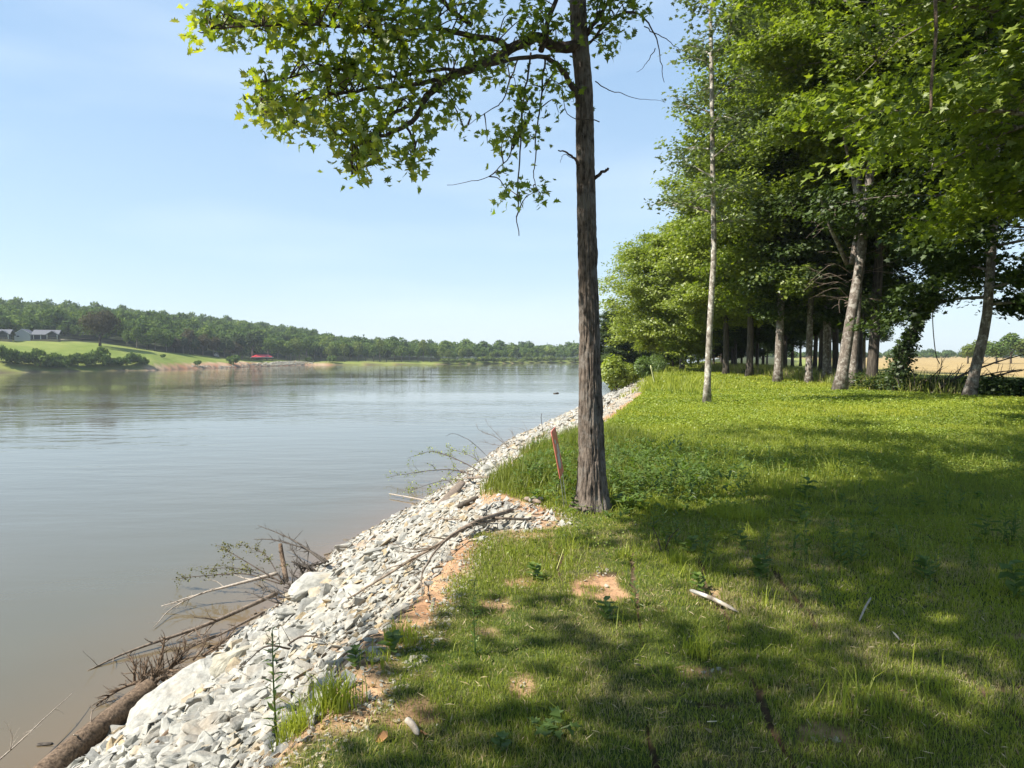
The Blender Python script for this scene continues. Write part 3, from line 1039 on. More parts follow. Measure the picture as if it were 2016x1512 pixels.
# ------------------------------------------------------------------ trees
def grow(seed, Ht, cb, R, r0, lean=(0, 0), nl=15, nsub=6, ntw=4, droop=.25, prof=None, wob=.02, forks=None, up=.55, tops=1.0, bend=None):
    """returns (woody parts as Buf, twig tip array, twig direction array)"""
    r = np.random.default_rng(seed)
    n = 22
    t = np.linspace(0, 1, n)
    ph = r.uniform(0, 6, 4)
    px = lean[0] * Ht * t + wob * Ht * (np.sin(t * 5 + ph[0]) - np.sin(ph[0])) * t
    py = lean[1] * Ht * t + wob * Ht * (np.sin(t * 4 + ph[1]) - np.sin(ph[1])) * t
    if bend is not None:
        px = px + np.interp(t, bend[0], bend[1]) * Ht
    trunk = np.stack([px, py, t * Ht * .96 - .15], 1)
    rad = r0 * ((1 - t) ** .75 * .93 + .07) * (1 + .55 * np.exp(-t * Ht / .35))
    B = Buf()
    V, f = tube(trunk, rad, 14)
    B.add(V, f)
    tips, dirs = [], []
    prof = prof or (lambda q: (np.sin(np.clip(q, 0, 1) ** .75 * pi) ** .6) * .9 + .12)
    for i in range(nl):
        q = (i + r.uniform(.0, .9)) / nl
        tt = (cb + (Ht * .97 - cb) * q) / Ht
        s = A([np.interp(tt, t, trunk[:, k]) for k in range(3)])
        az = i * 2.399 + r.uniform(-.5, .5)
        L = R * prof(q) * r.uniform(.75, 1.15)
        el = up * (.25 + q) + r.uniform(-.15, .15)
        d = A([cos(az) * cos(el), sin(az) * cos(el), sin(el)])
        k = np.linspace(0, 1, 7)
        side = A([-sin(az), cos(az), 0]) * r.uniform(-.18, .18)
        pts = s + d * (k * L)[:, None] + side * (k ** 2 * L)[:, None] + A([0, 0, 1]) * (-(droop * (1 - q)) * L * k ** 2)[:, None]
        rr = np.interp(tt, t, rad) * .42 * (1 - k * .85)
        V, f = tube(pts, rr, 6)
        B.add(V, f)
        for j in range(nsub):
            kk = .22 + .78 * (j + r.uniform(.1, .9)) / nsub
            sp = A([np.interp(kk, k, pts[:, c]) for c in range(3)])
            sa = az + r.choice([-1, 1]) * r.uniform(.3, 1.25)
            se = r.uniform(-.35, .65)
            sl = L * r.uniform(.22, .45) + .25
            sd = A([cos(sa) * cos(se), sin(sa) * cos(se), sin(se)])
            sp2 = np.stack([sp, sp + sd * sl * .5 + A([0, 0, .04 * sl]), sp + sd * sl - A([0, 0, .10 * sl])])
            V, f = tube(sp2, [np.interp(kk, k, rr) * .5 + .006, .012, .005], 4, False)
            B.add(V, f)
            for w in range(ntw):
                f_ = r.uniform(.25, 1.05)
                tp = sp2[0] * (1 - f_) + sp2[2] * f_ + r.normal(0, .13 * sl + .08, 3) * A([1, 1, .8])
                tips.append(tp)
                dirs.append(unit(tp - trunk[min(int(tt * n), n - 1)] * A([1, 1, .8])))
    return B, A(tips), A(dirs), trunk, rad


def crown_mesh(name, tips, dirs, nleaf, size, shape, seed, spray=.34, upb=1.0, flat=.38, base=.45, var=.14, keep=None, extra=None):
    r = np.random.default_rng(seed)
    k = r.integers(0, len(tips), nleaf)
    off = r.normal(0, spray, (nleaf, 3)) * A([1, 1, flat])
    Pt = tips[k] + off
    if keep is not None:
        m_ = keep(Pt)
        Pt, k = Pt[m_], k[m_]
    n = len(Pt)
    nrm = r.normal(0, .55, (n, 3)) + A([0, 0, upb]) + dirs[k] * .35
    clump = r.normal(0, var * .8, len(tips))[k]
    V, Fc = leaves(Pt, size * r.uniform(.6, 1.25, n), nrm, shape, r, tang=dirs[k] + r.normal(0, .7, (n, 3)) + A([0, 0, -.25]))
    col = np.clip(base + clump + r.normal(0, var, n), 0, 1)
    return mesh_np(name, V, [Fc], {"rnd": np.repeat(col, len(shape))})


def make_tree(name, loc, spec, leafspec, mats, label, cat="tree", group=None, rz=0, keep=None):
    root = empty(name, loc, label, cat, group, rz)
    B, tips, dirs, _, _ = grow(**spec)
    link("trunk", B.mesh("trunk", True), mats[0], root)
    kp = None
    if keep is not None:
        L_ = A(loc)
        kp = lambda p: keep(p + L_)
    link("crown", crown_mesh("crown", tips, dirs, keep=kp, **leafspec), mats[1], root)
    return root


def at(u, v, dz=0.0):
    p = T(u, v)
    return (p[0], p[1], p[2] + dz)


# ---- the big oak in the middle
OAKP = A(at(1166, 1003))
YT = OAKP[1]
tr_pts = [P(1166, 1006, YT), P(1166, 960, YT), P(1164, 860, YT + .02), P(1161, 700, YT + .02), P(1158, 560, YT), P(1155, 430, YT), P(1152, 300, YT), P(1150, 180, YT), P(1140, 60, YT), P(1135, -60, YT)]
p_ = tr_pts[-1]
tr_pts += [p_ + A([-.05, 0, .8]), p_ + A([.02, .05, 2.0]), p_ + A([.15, .1, 3.6]), p_ + A([.1, .1, 5.4])]
tr_pts[0] = tr_pts[0] - A([0, 0, .12])
tp = spline(tr_pts, 420)
zz = tp[:, 2]
half = lambda v: .93 * np.interp(v, [-.15, 0.0, .14, .32, .6, 1.1, 1.7, 2.6, 4.7, 5.4, 6.5, 10.6], [.30, .225, .180, .158, .146, .130, .114, .104, .092, .086, .07, .02])
seg = 120
rad = half(zz)
V, fc = tube(tp, rad, seg, cap=False)
Vr = V.reshape(len(tp), seg, 3)
th = np.linspace(0, 2 * pi, seg, endpoint=False)[None]
zc_ = zz[:, None]
cx_, cy_ = np.cos(th) * 1.0, np.sin(th) * 1.0
rid = np.abs(fbm(cx_ * 8 + 0 * zc_, cy_ * 8 + 0 * zc_, zc_ * 2.6, 80, 3) - .5) * 2
rid2 = np.abs(fbm(cx_ * 14 + 0 * zc_, cy_ * 14 + 0 * zc_, zc_ * 7.0, 84, 2) - .5) * 2
furrow = np.clip(rid * 3.0, 0, 1) * .7 + np.clip(rid2 * 3, 0, 1) * .3
amp = np.interp(zc_, [0, 3, 5, 8], [.026, .020, .012, .004])
flare = np.exp(-np.clip(zc_ + .05, 0, 9) / .14) * .05 * np.clip(np.sin(th * 5 + .6) * .5 + .5, 0, 1)
knot = np.exp(-((th - 4.2) / .18) ** 2 - ((zc_ - 2.62) / .12) ** 2) * .02 - np.exp(-((th - 4.6) / .3) ** 2 - ((zc_ - .95) / .03) ** 2) * .012
disp = (furrow - .75) * amp + flare + knot
C0 = tp[:, None]
N_ = (Vr - C0) / rad[:, None, None]
Vr = Vr + N_ * disp[..., None]
oak = empty("oak_tree", tuple(OAKP), "tall straight oak at the lawn edge, rough furrowed trunk, low boughs over the water", "tree")
B = Buf(); B.add(Vr.reshape(-1, 3) - OAKP, fc)
link("trunk", B.mesh("trunk", True), M["bark_oak"], oak)

LIMBS = [  # (u, v, Y) nodes, start radius, end radius
    ([(1138, 92, 7.3), (1090, 92, 7.2), (1050, 76, 7.1), (1000, 100, 6.8), (940, 125, 6.5), (870, 160, 6.2), (830, 200, 6.0), (795, 245, 5.8), (740, 270, 5.7), (690, 280, 5.6)], .062, .008),
    ([(1010, 96, 6.85), (960, 76, 6.6), (900, 62, 6.3), (850, 52, 6.1), (790, 66, 5.9), (740, 60, 5.7), (640, 45, 5.4), (540, 50, 5.3), (430, 50, 5.2)], .03, .005),
    ([(1148, 215, 7.3), (1118, 150, 7.15), (1085, 112, 7.0), (1040, 105, 6.9), (960, 122, 6.6), (870, 128, 6.3), (760, 138, 5.9), (650, 130, 5.6), (560, 145, 5.4), (510, 150, 5.3)], .03, .004),
    ([(880, 155, 6.25), (800, 170, 6.0), (720, 185, 5.8), (640, 195, 5.6), (560, 215, 5.4), (500, 228, 5.3)], .022, .004),
    ([(830, 200, 6.0), (780, 230, 5.8), (745, 285, 5.7), (720, 325, 5.6), (705, 352, 5.55)], .018, .004),
    ([(800, 240, 5.8), (815, 280, 5.75), (815, 330, 5.7)], .012, .003),
    ([(930, 50, 6.4), (890, 25, 6.3), (850, -10, 6.1), (760, -30, 5.9), (640, -40, 5.6), (560, -20, 5.4)], .022, .005),
    ([(1065, 100, 7.0), (1085, 40, 7.1), (1100, -30, 7.2)], .03, .02),
    ([(1045, 104, 6.9), (1032, 190, 6.85), (1026, 300, 6.8), (1018, 400, 6.8), (1017, 462, 6.8)], .010, .004),
    ([(1072, 110, 7.0), (1066, 170, 6.95), (1056, 230, 6.9), (1052, 300, 6.9), (1048, 345, 6.9), (1056, 380, 6.9)], .010, .003),
    ([(1020, 115, 6.9), (985, 190, 6.75), (955, 215, 6.7), (905, 250, 6.6)], .008, .002),
    ([(1035, 240, 6.85), (1000, 310, 6.75), (960, 350, 6.7), (890, 365, 6.6)], .007, .002),
    ([(1152, 70, 7.3), (1185, 25, 7.35), (1225, -30, 7.4)], .03, .012),
    ([(1155, 90, 7.3), (1200, 45, 7.35), (1240, 32, 7.4), (1275, 60, 7.4), (1300, 110, 7.4), (1308, 175, 7.4)], .015, .003),
    ([(1268, 52, 7.4), (1320, 80, 7.42), (1345, 105, 7.45)], .006, .002),
    ([(1290, 95, 7.4), (1282, 120, 7.4), (1260, 145, 7.4)], .005, .0015),
    ([(1172, 160, 7.3), (1205, 180, 7.35), (1250, 192, 7.4), (1310, 206, 7.45)], .006, .0015),
    ([(1140, 325, 7.22), (1124, 308, 7.1), (1100, 292, 7.0)], .016, .006),
    ([(1128, 312, 7.12), (1110, 302, 7.1), (1104, 318, 7.05)], .004, .0015),
    ([(1166, 352, 7.3), (1177, 346, 7.3), (1186, 340, 7.3)], .02, .013),
    ([(1180, 240, 7.25), (1110, 225, 7.1), (1095, 140, 7.0)], .006, .002),
]
Bb = Buf()
nodes_ = []
for pts, ra, rb in LIMBS:
    q = spline([P(*a) for a in pts], max(10, len(pts) * 5))
    jit = np.cumsum(rng.normal(0, .006, q.shape), 0)
    q = q + jit - jit[0]
    V, f = tube(q, np.linspace(ra, rb, len(q)), 8)
    Bb.add(V - OAKP, f)
    nodes_.append(q)
allnodes = np.vstack(nodes_[:12] + [nodes_[12], nodes_[13][:20]])
BLOBS = [(400, 50, 28, 14, 5.2, 7), (450, 48, 32, 20, 5.2, 10), (510, 42, 40, 30, 5.3, 13), (565, 62, 40, 40, 5.4, 15), (620, 35, 55, 40, 5.4, 18), (690, 25, 55, 35, 5.5, 16),
         (760, 40, 60, 45, 5.6, 20), (840, 30, 55, 40, 5.9, 14), (920, 30, 55, 35, 6.2, 10), (625, 130, 50, 40, 5.6, 14), (700, 130, 60, 50, 5.6, 22), (780, 120, 60, 50, 5.8, 22),
         (860, 110, 50, 45, 6.0, 13), (512, 150, 14, 8, 5.3, 2), (560, 188, 40, 24, 5.4, 7), (515, 222, 26, 18, 5.3, 9), (575, 235, 45, 24, 5.4, 14), (650, 225, 55, 40, 5.5, 20),
         (720, 245, 55, 45, 5.6, 22), (790, 215, 45, 45, 5.8, 12), (700, 318, 24, 28, 5.5, 10), (745, 325, 20, 18, 5.5, 5), (815, 315, 24, 26, 5.7, 8), (870, 210, 40, 35, 6.0, 8),
         (930, 150, 35, 30, 6.4, 7), (915, 235, 20, 26, 6.2, 4), (960, 90, 45, 40, 6.6, 9), (1030, 55, 55, 45, 6.8, 12), (1085, 40, 40, 45, 7.0, 10), (1100, 140, 30, 50, 7.1, 7),
         (1000, 170, 35, 40, 6.8, 4), (1050, 190, 40, 30, 6.9, 8), (978, 285, 24, 18, 6.7, 5), (1035, 250, 30, 36, 6.8, 7), (1000, 395, 14, 20, 6.7, 3), (1050, 385, 24, 14, 6.7, 5),
         (1000, 330, 20, 20, 6.7, 2), (1115, 210, 22, 22, 7.1, 4), (1195, 40, 40, 45, 7.3, 11), (1205, 98, 22, 18, 7.3, 4), (1240, 15, 20, 25, 7.3, 5), (1170, -10, 50, 30, 7.4, 10)]
tips, dirs = [], []
r = np.random.default_rng(5)
for (u, v, ru, rv_, Y, n) in BLOBS:
    for _ in range(int(n * .9)):
        a = r.uniform(0, 2 * pi); q = math.sqrt(r.uniform())
        Yd = Y + r.uniform(-.45, .45)
        t_ = P(u + cos(a) * ru * q * .9, v + sin(a) * rv_ * q * .9, Yd)
        d = np.linalg.norm((allnodes - t_) * A([1, 1, 1.3]), axis=1)
        s0 = allnodes[np.argmin(d + r.uniform(0, .25, len(d)))]
        mid = (s0 + t_) / 2 + A([0, 0, .06]) + r.normal(0, .03, 3)
        c = spline([s0, mid, t_], 8)
        V, f = tube(c, np.linspace(.007, .0025, 8), 4, False)
        Bb.add(V - OAKP, f)
        dd = unit(t_ - mid)
        for k in range(3):
            tips.append(c[7 - k * 1] + r.normal(0, .03, 3)); dirs.append(dd)
# the upper crown, above the picture, with boughs added to shade the lawn
r_b = np.random.default_rng(44)
SHADE_BOUGH = []  # unseen boughs, added and placed for the shadow they cast
for (tx, ty, tz) in [(-2.6, 2.4, 9.6), (-4.2, 3.0, 9.0), (-1.4, 1.4, 9.0), (-3.6, 1.0, 8.6), (-.6, 3.4, 10.2), (-4.4, 1.8, 10.2), (-2.4, .4, 10.0), (-3.2, 4.0, 10.8), (.4, 2.0, 8.0), (1.6, 3.4, 9.0), (.2, .6, 9.4), (-1.8, 3.4, 8.0), (-5.3, 2.0, 9.2), (-5.6, 1.0, 8.7), (-4.7, 2.8, 9.6), (-5.8, 2.0, 10.0), (-5.0, .6, 9.4), (-4.8, 3.6, 10.2)]:
    c = spline([P(1135, -150, 7.3), A([(tx + .8) / 2, (ty + 7.3) / 2, 8.3]), A([tx, ty, tz])], 12)
    V, f = tube(c - OAKP, np.linspace(.05, .012, 12), 6)
    Bb.add(V, f)
    for _ in range(64):
        e = c[int(r_b.integers(5, 12))] + r_b.normal(0, .75, 3) * A([1, 1, .6])
        SHADE_BOUGH.append(e)
Bu, tu, du, _, _ = grow(91, 6.2, 1.5, 5.6, .11, nl=21, nsub=8, ntw=5, up=.95, droop=.1)
base_u = tr_pts[9] - OAKP
Bu.V = [v_ + base_u for v_ in Bu.V]
for v_, ff in zip([np.vstack(Bu.V)], [0]):
    Bb.add(v_, [np.vstack(f_) for f_ in Bu.F.values()])
link("branches", Bb.mesh("branches", True), M["twig"], oak)
tips, dirs = A(tips), A(dirs)
nlow = int(len(tips) * 4.7)
kk = r.integers(0, len(tips), nlow)
Pt = tips[kk] + r.normal(0, .07, (nlow, 3))
nrm = r.normal(0, .6, (nlow, 3)) + A([-.25, -.1, .9])
V1, F1 = leaves(Pt, r.uniform(.04, .098, nlow), nrm, OAK, r, curl=.5, tang=dirs[kk] + r.normal(0, .8, (nlow, 3)) + A([0, 0, -.3]))
left = np.clip((0.6 - Pt[:, 0]) / 3.2, 0, 1)  # sunlit left side of the crown, put into the leaf colour
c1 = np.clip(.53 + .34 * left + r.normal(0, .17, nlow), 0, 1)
tu = np.vstack([tu + tr_pts[9], A(SHADE_BOUGH)])
nup = 44000
k2 = r.integers(0, len(tu), nup)
P2 = tu[k2] + r.normal(0, .22, (nup, 3)) * A([1, 1, .6])
uu, vv, yy = proj(P2)
ok = (vv < -25) | (yy < .3) | (uu < -200) | (uu > 2300)
P2, k2 = P2[ok], k2[ok]
V2, F2 = leaves(P2, r.uniform(.12, .20, len(P2)), r.normal(0, .5, (len(P2), 3)) + A([0, 0, 1]), OAK, r)
V = np.vstack([V1, V2]) - OAKP
Fc = np.vstack([F1, F2 + len(V1)])
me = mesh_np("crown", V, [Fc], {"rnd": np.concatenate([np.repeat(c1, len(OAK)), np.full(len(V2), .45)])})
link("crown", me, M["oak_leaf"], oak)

# ---- the tree on the bank beside the photographer, whose shade falls over the near turf
make_tree("shade_tree", (-4.9, -4.5, h1(-4.9, -4.5)), dict(seed=12, Ht=16.5, cb=6.6, R=5.7, r0=.24, nl=28, nsub=8, ntw=5, lean=(.03, .05)), dict(nleaf=19000, size=.20, shape=OAK, seed=13, spray=.32), (M["bark_oak"], M["oak_leaf"]),
          "oak on the bank slope beside the viewer, its shade dappling the near turf")

# ---- the thin pale tree
tp_ = at(1391, 797)
s_ = dict(seed=21, Ht=21, cb=6.0, R=1.5, r0=.105, lean=(.0, 0), nl=36, nsub=5, ntw=3, wob=.016, up=1.1, droop=.1, prof=lambda q: .95 - .25 * q, bend=([0, .25, .5, .62, .75, 1], [0, .006, -.012, -.02, .0, .01]))
make_tree("slender_tree", tp_, s_, dict(nleaf=6800, size=.15, shape=MAPLE, seed=22, spray=.26, base=.5), (M["bark_pale"], M["leaf_silver"]),
          "slender pale-barked tree standing alone on the sunny lawn with an airy top")

# ---- the tree row along the field
TREES = [  # u, v of foot, spec, leaf mat, bark, label
    (1652, 772, dict(seed=31, Ht=23, cb=11.5, R=5.6, r0=.25, lean=(.02, 0), nl=34, bend=([0, .24, .4, 1], [0, .024, .028, .03])), "leaf_a", "bark_lichen", "big leaning maple with pale lichened trunk forking high up, nearest of the row"),
    (1676, 766, dict(seed=32, Ht=21, cb=10, R=5.2, r0=.22, lean=(.05, .03), nl=28), "leaf_a", "bark_lichen", "maple close behind the big pale forked trunk, leaning the same way"),
    (1714, 762, dict(seed=33, Ht=20, cb=8, R=5.4, r0=.28, lean=(.07, .02), nl=28), "leaf_c", "bark_dark", "stout darker trunk right of the big pale forked tree"),
    (1531, 757, dict(seed=34, Ht=22, cb=5.0, R=4.5, r0=.22, lean=(.012, 0), nl=38), "leaf_a", "bark_lichen", "maple with grey trunk before the dark row, left of the big forked tree"),
    (1475, 744, dict(seed=35, Ht=19.5, cb=4.6, R=4.0, r0=.23, lean=(.02, 0), nl=38), "leaf_b", "bark_dark", "dark trunked maple between the grey trunk and the slender pale tree"),
    (1429, 741, dict(seed=36, Ht=16.5, cb=4.0, R=4.0, r0=.21, lean=(-.01, 0), nl=36), "leaf_b", "bark_dark", "dark trunk just right of the slender pale tree"),
    (1592, 757, dict(seed=37, Ht=15, cb=4.0, R=3.8, r0=.19, nl=24), "leaf_c", "bark_lichen", "thin grey trunk left of the big forked maple"),
    (1628, 756, dict(seed=38, Ht=20, cb=5.5, R=4.8, r0=.24, lean=(.01, .02), nl=28), "leaf_c", "bark_lichen", "narrow straight trunk behind the left side of the big forked maple"),
    (1343, 733, dict(seed=39, Ht=14.0, cb=2.2, R=5.6, r0=.24, lean=(-.01, 0), nl=38), "leaf_b", "bark_lichen", "bright-leaved tree with a pale trunk at the river end of the row"),
    (1310, 736, dict(seed=40, Ht=11.5, cb=2.0, R=4.4, r0=.09, lean=(-.02, 0), nl=30), "leaf_b", "bark_dark", "thin sapling at the river end of the row under yellow-green leaves"),
    (1906, 783, dict(seed=41, Ht=18, cb=3.4, R=5.4, r0=.19, lean=(.02, 0), nl=30, bend=([0, .17, .3, 1], [0, .028, .028, .03])), "leaf_c", "bark_lichen", "grey tree with a bent leaning trunk at the edge of the straw field"),
    (2230, 840, dict(seed=42, Ht=19, cb=5.0, R=6.6, r0=.25, lean=(-.12, 0), nl=34, bend=([0, .3, 1], [0, -.02, -.08])), "leaf_a", "bark_lichen", "tree leaning in from the right, its grey limbs crossing the top corner"),
    (2120, 770, dict(seed=43, Ht=19, cb=5.0, R=6.0, r0=.25, lean=(-.02, 0), nl=28), "leaf_a", "bark_lichen", "leafy tree at the right edge beyond the bent leaning trunk"),
]
row = []
for i, (u, v, spec, lm, bk, lab) in enumerate(TREES):
    spec = dict(dict(nsub=8, ntw=6), **spec)
    row.append(make_tree("maple_tree", at(u, v), spec, dict(nleaf=int(1750 * spec["nl"]), seed=50 + i, spray=.36, size=.20, shape=MAPLE), (M[bk], M[lm]), lab, group="trees of the row along the field"))

# the shaded trees deeper in the row
BACK = [(1325, 728), (1360, 727), (1374, 722), (1405, 725), (1448, 729), (1460, 721), (1490, 733), (1502, 722), (1545, 734), (1560, 726), (1576, 721), (1604, 736), (1420, 719), (1350, 719),
        (1535, 720), (1616, 744), (1645, 740), (1690, 748), (1655, 728), (1700, 733), (1390, 730)]
ORD = ["first", "second", "third", "fourth", "fifth", "sixth", "seventh", "eighth", "ninth", "tenth", "eleventh", "twelfth", "thirteenth", "fourteenth", "fifteenth", "sixteenth",
       "seventeenth", "eighteenth", "nineteenth", "twentieth", "twenty-first", "twenty-second", "twenty-third", "twenty-fourth", "twenty-fifth"]
protos = [row[4], row[5], row[7], row[8]]
for i, (u, v) in enumerate(sorted(BACK)):
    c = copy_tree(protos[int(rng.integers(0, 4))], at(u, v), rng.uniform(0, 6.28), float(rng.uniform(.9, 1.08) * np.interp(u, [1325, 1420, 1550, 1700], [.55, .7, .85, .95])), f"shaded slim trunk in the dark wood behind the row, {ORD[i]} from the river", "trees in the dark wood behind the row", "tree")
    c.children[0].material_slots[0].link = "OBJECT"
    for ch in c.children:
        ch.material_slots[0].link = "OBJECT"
        ch.material_slots[0].material = M["bark_dark"] if ch.name.startswith("trunk") else M["leaf_c"]  # darker bark and leaf copies carry the wood's shade as colour

DEEP = [(13.5, 96), (19, 92), (24, 100), (29, 96), (34, 108), (21, 116), (28, 122), (37, 124), (17, 108), (43, 120), (31, 138), (42, 142), (26, 84), (31, 82), (50, 150), (25, 150)]
for i, (x, y) in enumerate(DEEP):
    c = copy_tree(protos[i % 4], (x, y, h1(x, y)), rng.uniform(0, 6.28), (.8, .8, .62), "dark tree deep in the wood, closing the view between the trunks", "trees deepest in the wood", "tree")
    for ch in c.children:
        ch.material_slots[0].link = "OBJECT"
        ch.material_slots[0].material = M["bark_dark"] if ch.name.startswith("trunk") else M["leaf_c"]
# forks and dead twigs of the big leaning maple
mt1 = row[0]
o1 = A(mt1.location)


def rel(u, v, Y):
    return P(u, v, Y) - o1


B = Buf()
for pts, ra, rb in [([(1680, 520, 31.4), (1692, 440, 31.3), (1690, 370, 31), (1700, 320, 30.8), (1735, 270, 30.4)], .20, .06), ([(1688, 400, 31.2), (1680, 350, 31), (1668, 300, 30.6), (1650, 220, 30)], .12, .03),
                    ([(1668, 520, 31.2), (1650, 480, 30.8), (1635, 450, 30.4), (1622, 410, 30.2), (1612, 380, 30)], .10, .035), ([(1692, 390, 31), (1720, 330, 30.6), (1760, 290, 30)], .08, .02)]:
    q = spline([rel(*a) for a in pts], 16)
    V, f = tube(q, np.linspace(ra, rb, 16), 8)
    B.add(V, f)
link("fork", B.mesh("fork", True), M["bark_lichen"], mt1)
B = Buf()
r = np.random.default_rng(3)
for i in range(20):
    s0 = rel(1668 + r.uniform(-6, 10), r.uniform(400, 610), 31.1)
    sd = r.choice([-1, 1])
    L = r.uniform(.8, 2.2)
    q = spline([s0, s0 + A([sd * L * .5, r.uniform(-.6, .2), r.uniform(-.1, .5)]), s0 + A([sd * L, r.uniform(-1.2, .3), r.uniform(-.7, .5)])], 8)
    V, f = tube(q, np.linspace(.018, .004, 8), 4, False)
    B.add(V, f)
    for k in (3, 5):
        e = q[k] + A([sd * r.uniform(.2, .5), r.uniform(-.3, .3), r.uniform(-.35, .3)])
        V, f = tube([q[k], (q[k] + e) / 2 + r.normal(0, .03, 3), e], [.009, .006, .003], 4, False)
        B.add(V, f)
link("dead_twigs", B.mesh("dead_twigs", True), M["bark_dead"], mt1)


# ------------------------------------------------------------------ shrubs, undergrowth
def bush_mesh(seed, n, rx, rz, size, shape, base=.5, lobes=7, var=.15):
    r = np.random.default_rng(seed)
    c = r.normal(0, .42, (lobes, 3)) * A([rx, rx, rz * .6]) + A([0, 0, rz * .55])
    rad = r.uniform(.35, .6, lobes)
    k = r.integers(0, lobes, n)
    d = unit(r.normal(size=(n, 3)))
    q = r.uniform(.55, 1.05, n) ** .5
    Pt = c[k] + d * (rad[k] * q)[:, None] * A([rx, rx, rz * .75])
    ok = Pt[:, 2] > -.05 * rz
    Pt, k, d = Pt[ok], k[ok], d[ok]
    n = len(Pt)
    V, Fc = leaves(Pt, size * r.uniform(.6, 1.3, n), d * .8 + A([0, 0, .6]) + r.normal(0, .4, (n, 3)), shape, r)
    lb = r.normal(0, var * .6, lobes)[k]
    return mesh_np("foliage", V, [Fc], {"rnd": np.repeat(np.clip(base + lb + r.normal(0, var, n), 0, 1), len(shape))})


def shrub(name, loc, me_, mat, label, sc=1.0, group=None, cat="shrub", stem_h=.6, rz=None):
    rt = empty(name, loc, label, cat, group, rng.uniform(0, 6.28) if rz is None else rz)
    rt.scale = (sc, sc, sc) if np.isscalar(sc) else sc
    f = link("foliage", me_, mat, rt)
    if f.data.materials[0] != mat:
        f.material_slots[0].link = "OBJECT"; f.material_slots[0].material = mat
    B = Buf()
    for i in range(4):
        a = i * 1.7 + .4
        V, ff = tube([A([0, 0, -.15]), A([cos(a) * .1, sin(a) * .1, stem_h * .5]), A([cos(a) * .35, sin(a) * .35, stem_h])], [.03, .02, .01], 5)
        B.add(V, ff)
    link("stem", B.mesh("stem"), M["twig"], rt)
    return rt


bm_a = bush_mesh(1, 2600, 1.0, 1.6, .15, OVAL, .5)
bm_b = bush_mesh(2, 2600, 1.1, 1.4, .13, LANCE, .55)
bm_c = bush_mesh(3, 1500, 1.0, 1.2, .13, OVAL, .4)
BUSH = [(1212, 772, 1.5, bm_a, "leaf_b", "bushy bright green shrub at the end of the rock slope, just right of the trunk"),
        (1226, 750, 1.3, bm_b, "leaf_b", "pale green shrub behind the first one beside the rocks"),
        (1200, 735, 2.1, bm_a, "leaf_b", "taller loose shrub on the river bank seen right beside the oak trunk"),
        (1252, 742, 1.1, bm_b, "weed_leaf", "low green shrub at the water's edge left of the yellow sign"),
        (1270, 748, .9, bm_a, "weed_leaf", "small round shrub just left of the pale yellow sign"),
        (1238, 760, 1.0, bm_a, "leaf_b", "low shrub at the top of the rock slope nearest the yellow sign"),
        (1298, 738, 1.0, bm_b, "weed_leaf", "green shrub between the yellow sign and the saplings"),
        (1264, 735, 1.4, bm_b, "leaf_b", "river bank shrub in front of the far water, behind the yellow sign"),
        (1325, 727, 1.6, bm_a, "leaf_b", "shrub at the foot of the bright-leaved tree at the river end")]
for (u, v, sc, me_, mt, lab) in BUSH:
    p = at(u, v)
    shrub("bush", p, me_, M[mt], lab, sc, "shrubs on the river bank beyond the rocks")

# ivy-clad leaning tree and its dark skirt
p = A(at(1762, 772))
ivy = empty("ivy_covered_tree", tuple(p), "dark leaning trunk smothered in ivy, silhouetted against the straw field", "tree")
pts = [p, P(1772, 720, p[1]), P(1790, 670, p[1]), P(1815, 620, p[1]), P(1838, 570, p[1]), P(1850, 500, p[1]), P(1850, 420, p[1])]
q = spline(pts, 30) - p
B = Buf(); V, f = tube(q, np.linspace(.20, .06, 30), 10); B.add(V, f)
link("trunk", B.mesh("trunk", True), M["bark_dark"], ivy)
r = np.random.default_rng(8)
n = 5200
k = r.uniform(0, 1, n) ** .9
c = A([np.interp(k, np.linspace(0, 1, 30), q[:, i]) for i in range(3)]).T
sp = np.interp(k, [0, .12, .25, .42, .6, .8, 1], [.55, .62, .55, .30, .38, .9, 1.4])
Pt = c + unit(r.normal(size=(n, 3))) * (sp * r.uniform(.1, 1, n) ** .6)[:, None]
V, Fc = leaves(Pt, r.uniform(.08, .19, n), r.normal(0, .5, (n, 3)) + A([0, -.4, .6]), MAPLE, r)
link("crown", mesh_np("crown", V, [Fc], {"rnd": np.repeat(np.clip(r.normal(.3, .15, n), 0, 1), len(MAPLE))}), M["leaf_c"], ivy)

DARKB = [(1500, 748, .7), (1560, 752, .6), (1610, 757, .6), (1690, 768, .7), (1730, 772, .9), (1755, 776, 1.0), (1800, 776, .9), (1830, 778, .9), (1865, 780, .9), (1890, 776, .7), (1935, 787, .8), (1960, 788, .9), (1990, 788, .9),
         (2020, 790, 1.0), (2050, 792, 1.1), (1450, 738, .8), (1400, 733, .7)]
for i, (u, v, sc) in enumerate(DARKB):
    p = at(u, v - 8)
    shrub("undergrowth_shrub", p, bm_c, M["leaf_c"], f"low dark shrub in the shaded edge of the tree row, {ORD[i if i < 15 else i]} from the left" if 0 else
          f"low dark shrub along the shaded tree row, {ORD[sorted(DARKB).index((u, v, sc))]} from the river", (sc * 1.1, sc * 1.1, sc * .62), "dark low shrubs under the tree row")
B = Buf()
n = 16000
y = rng.uniform(28, 95, n)
x = np.interp(y, [0, 27, 31, 45, 60, 90, 200], [30, 17, 15.5, 16.2, 15.5, 24, 60]) + np.abs(rng.normal(0, 3.5, n)) + .4
V, qd, tr, c_ = blades(x, y, rng.uniform(.25, .85, n), .035 * rng.uniform(.6, 1.4, n), rng, np.where(rng.uniform(0, 1, n) < .25, .9, np.clip(rng.normal(.35, .15, n), 0, .79)), .4)
B.add(V, [qd, tr], c_)
n = 6000
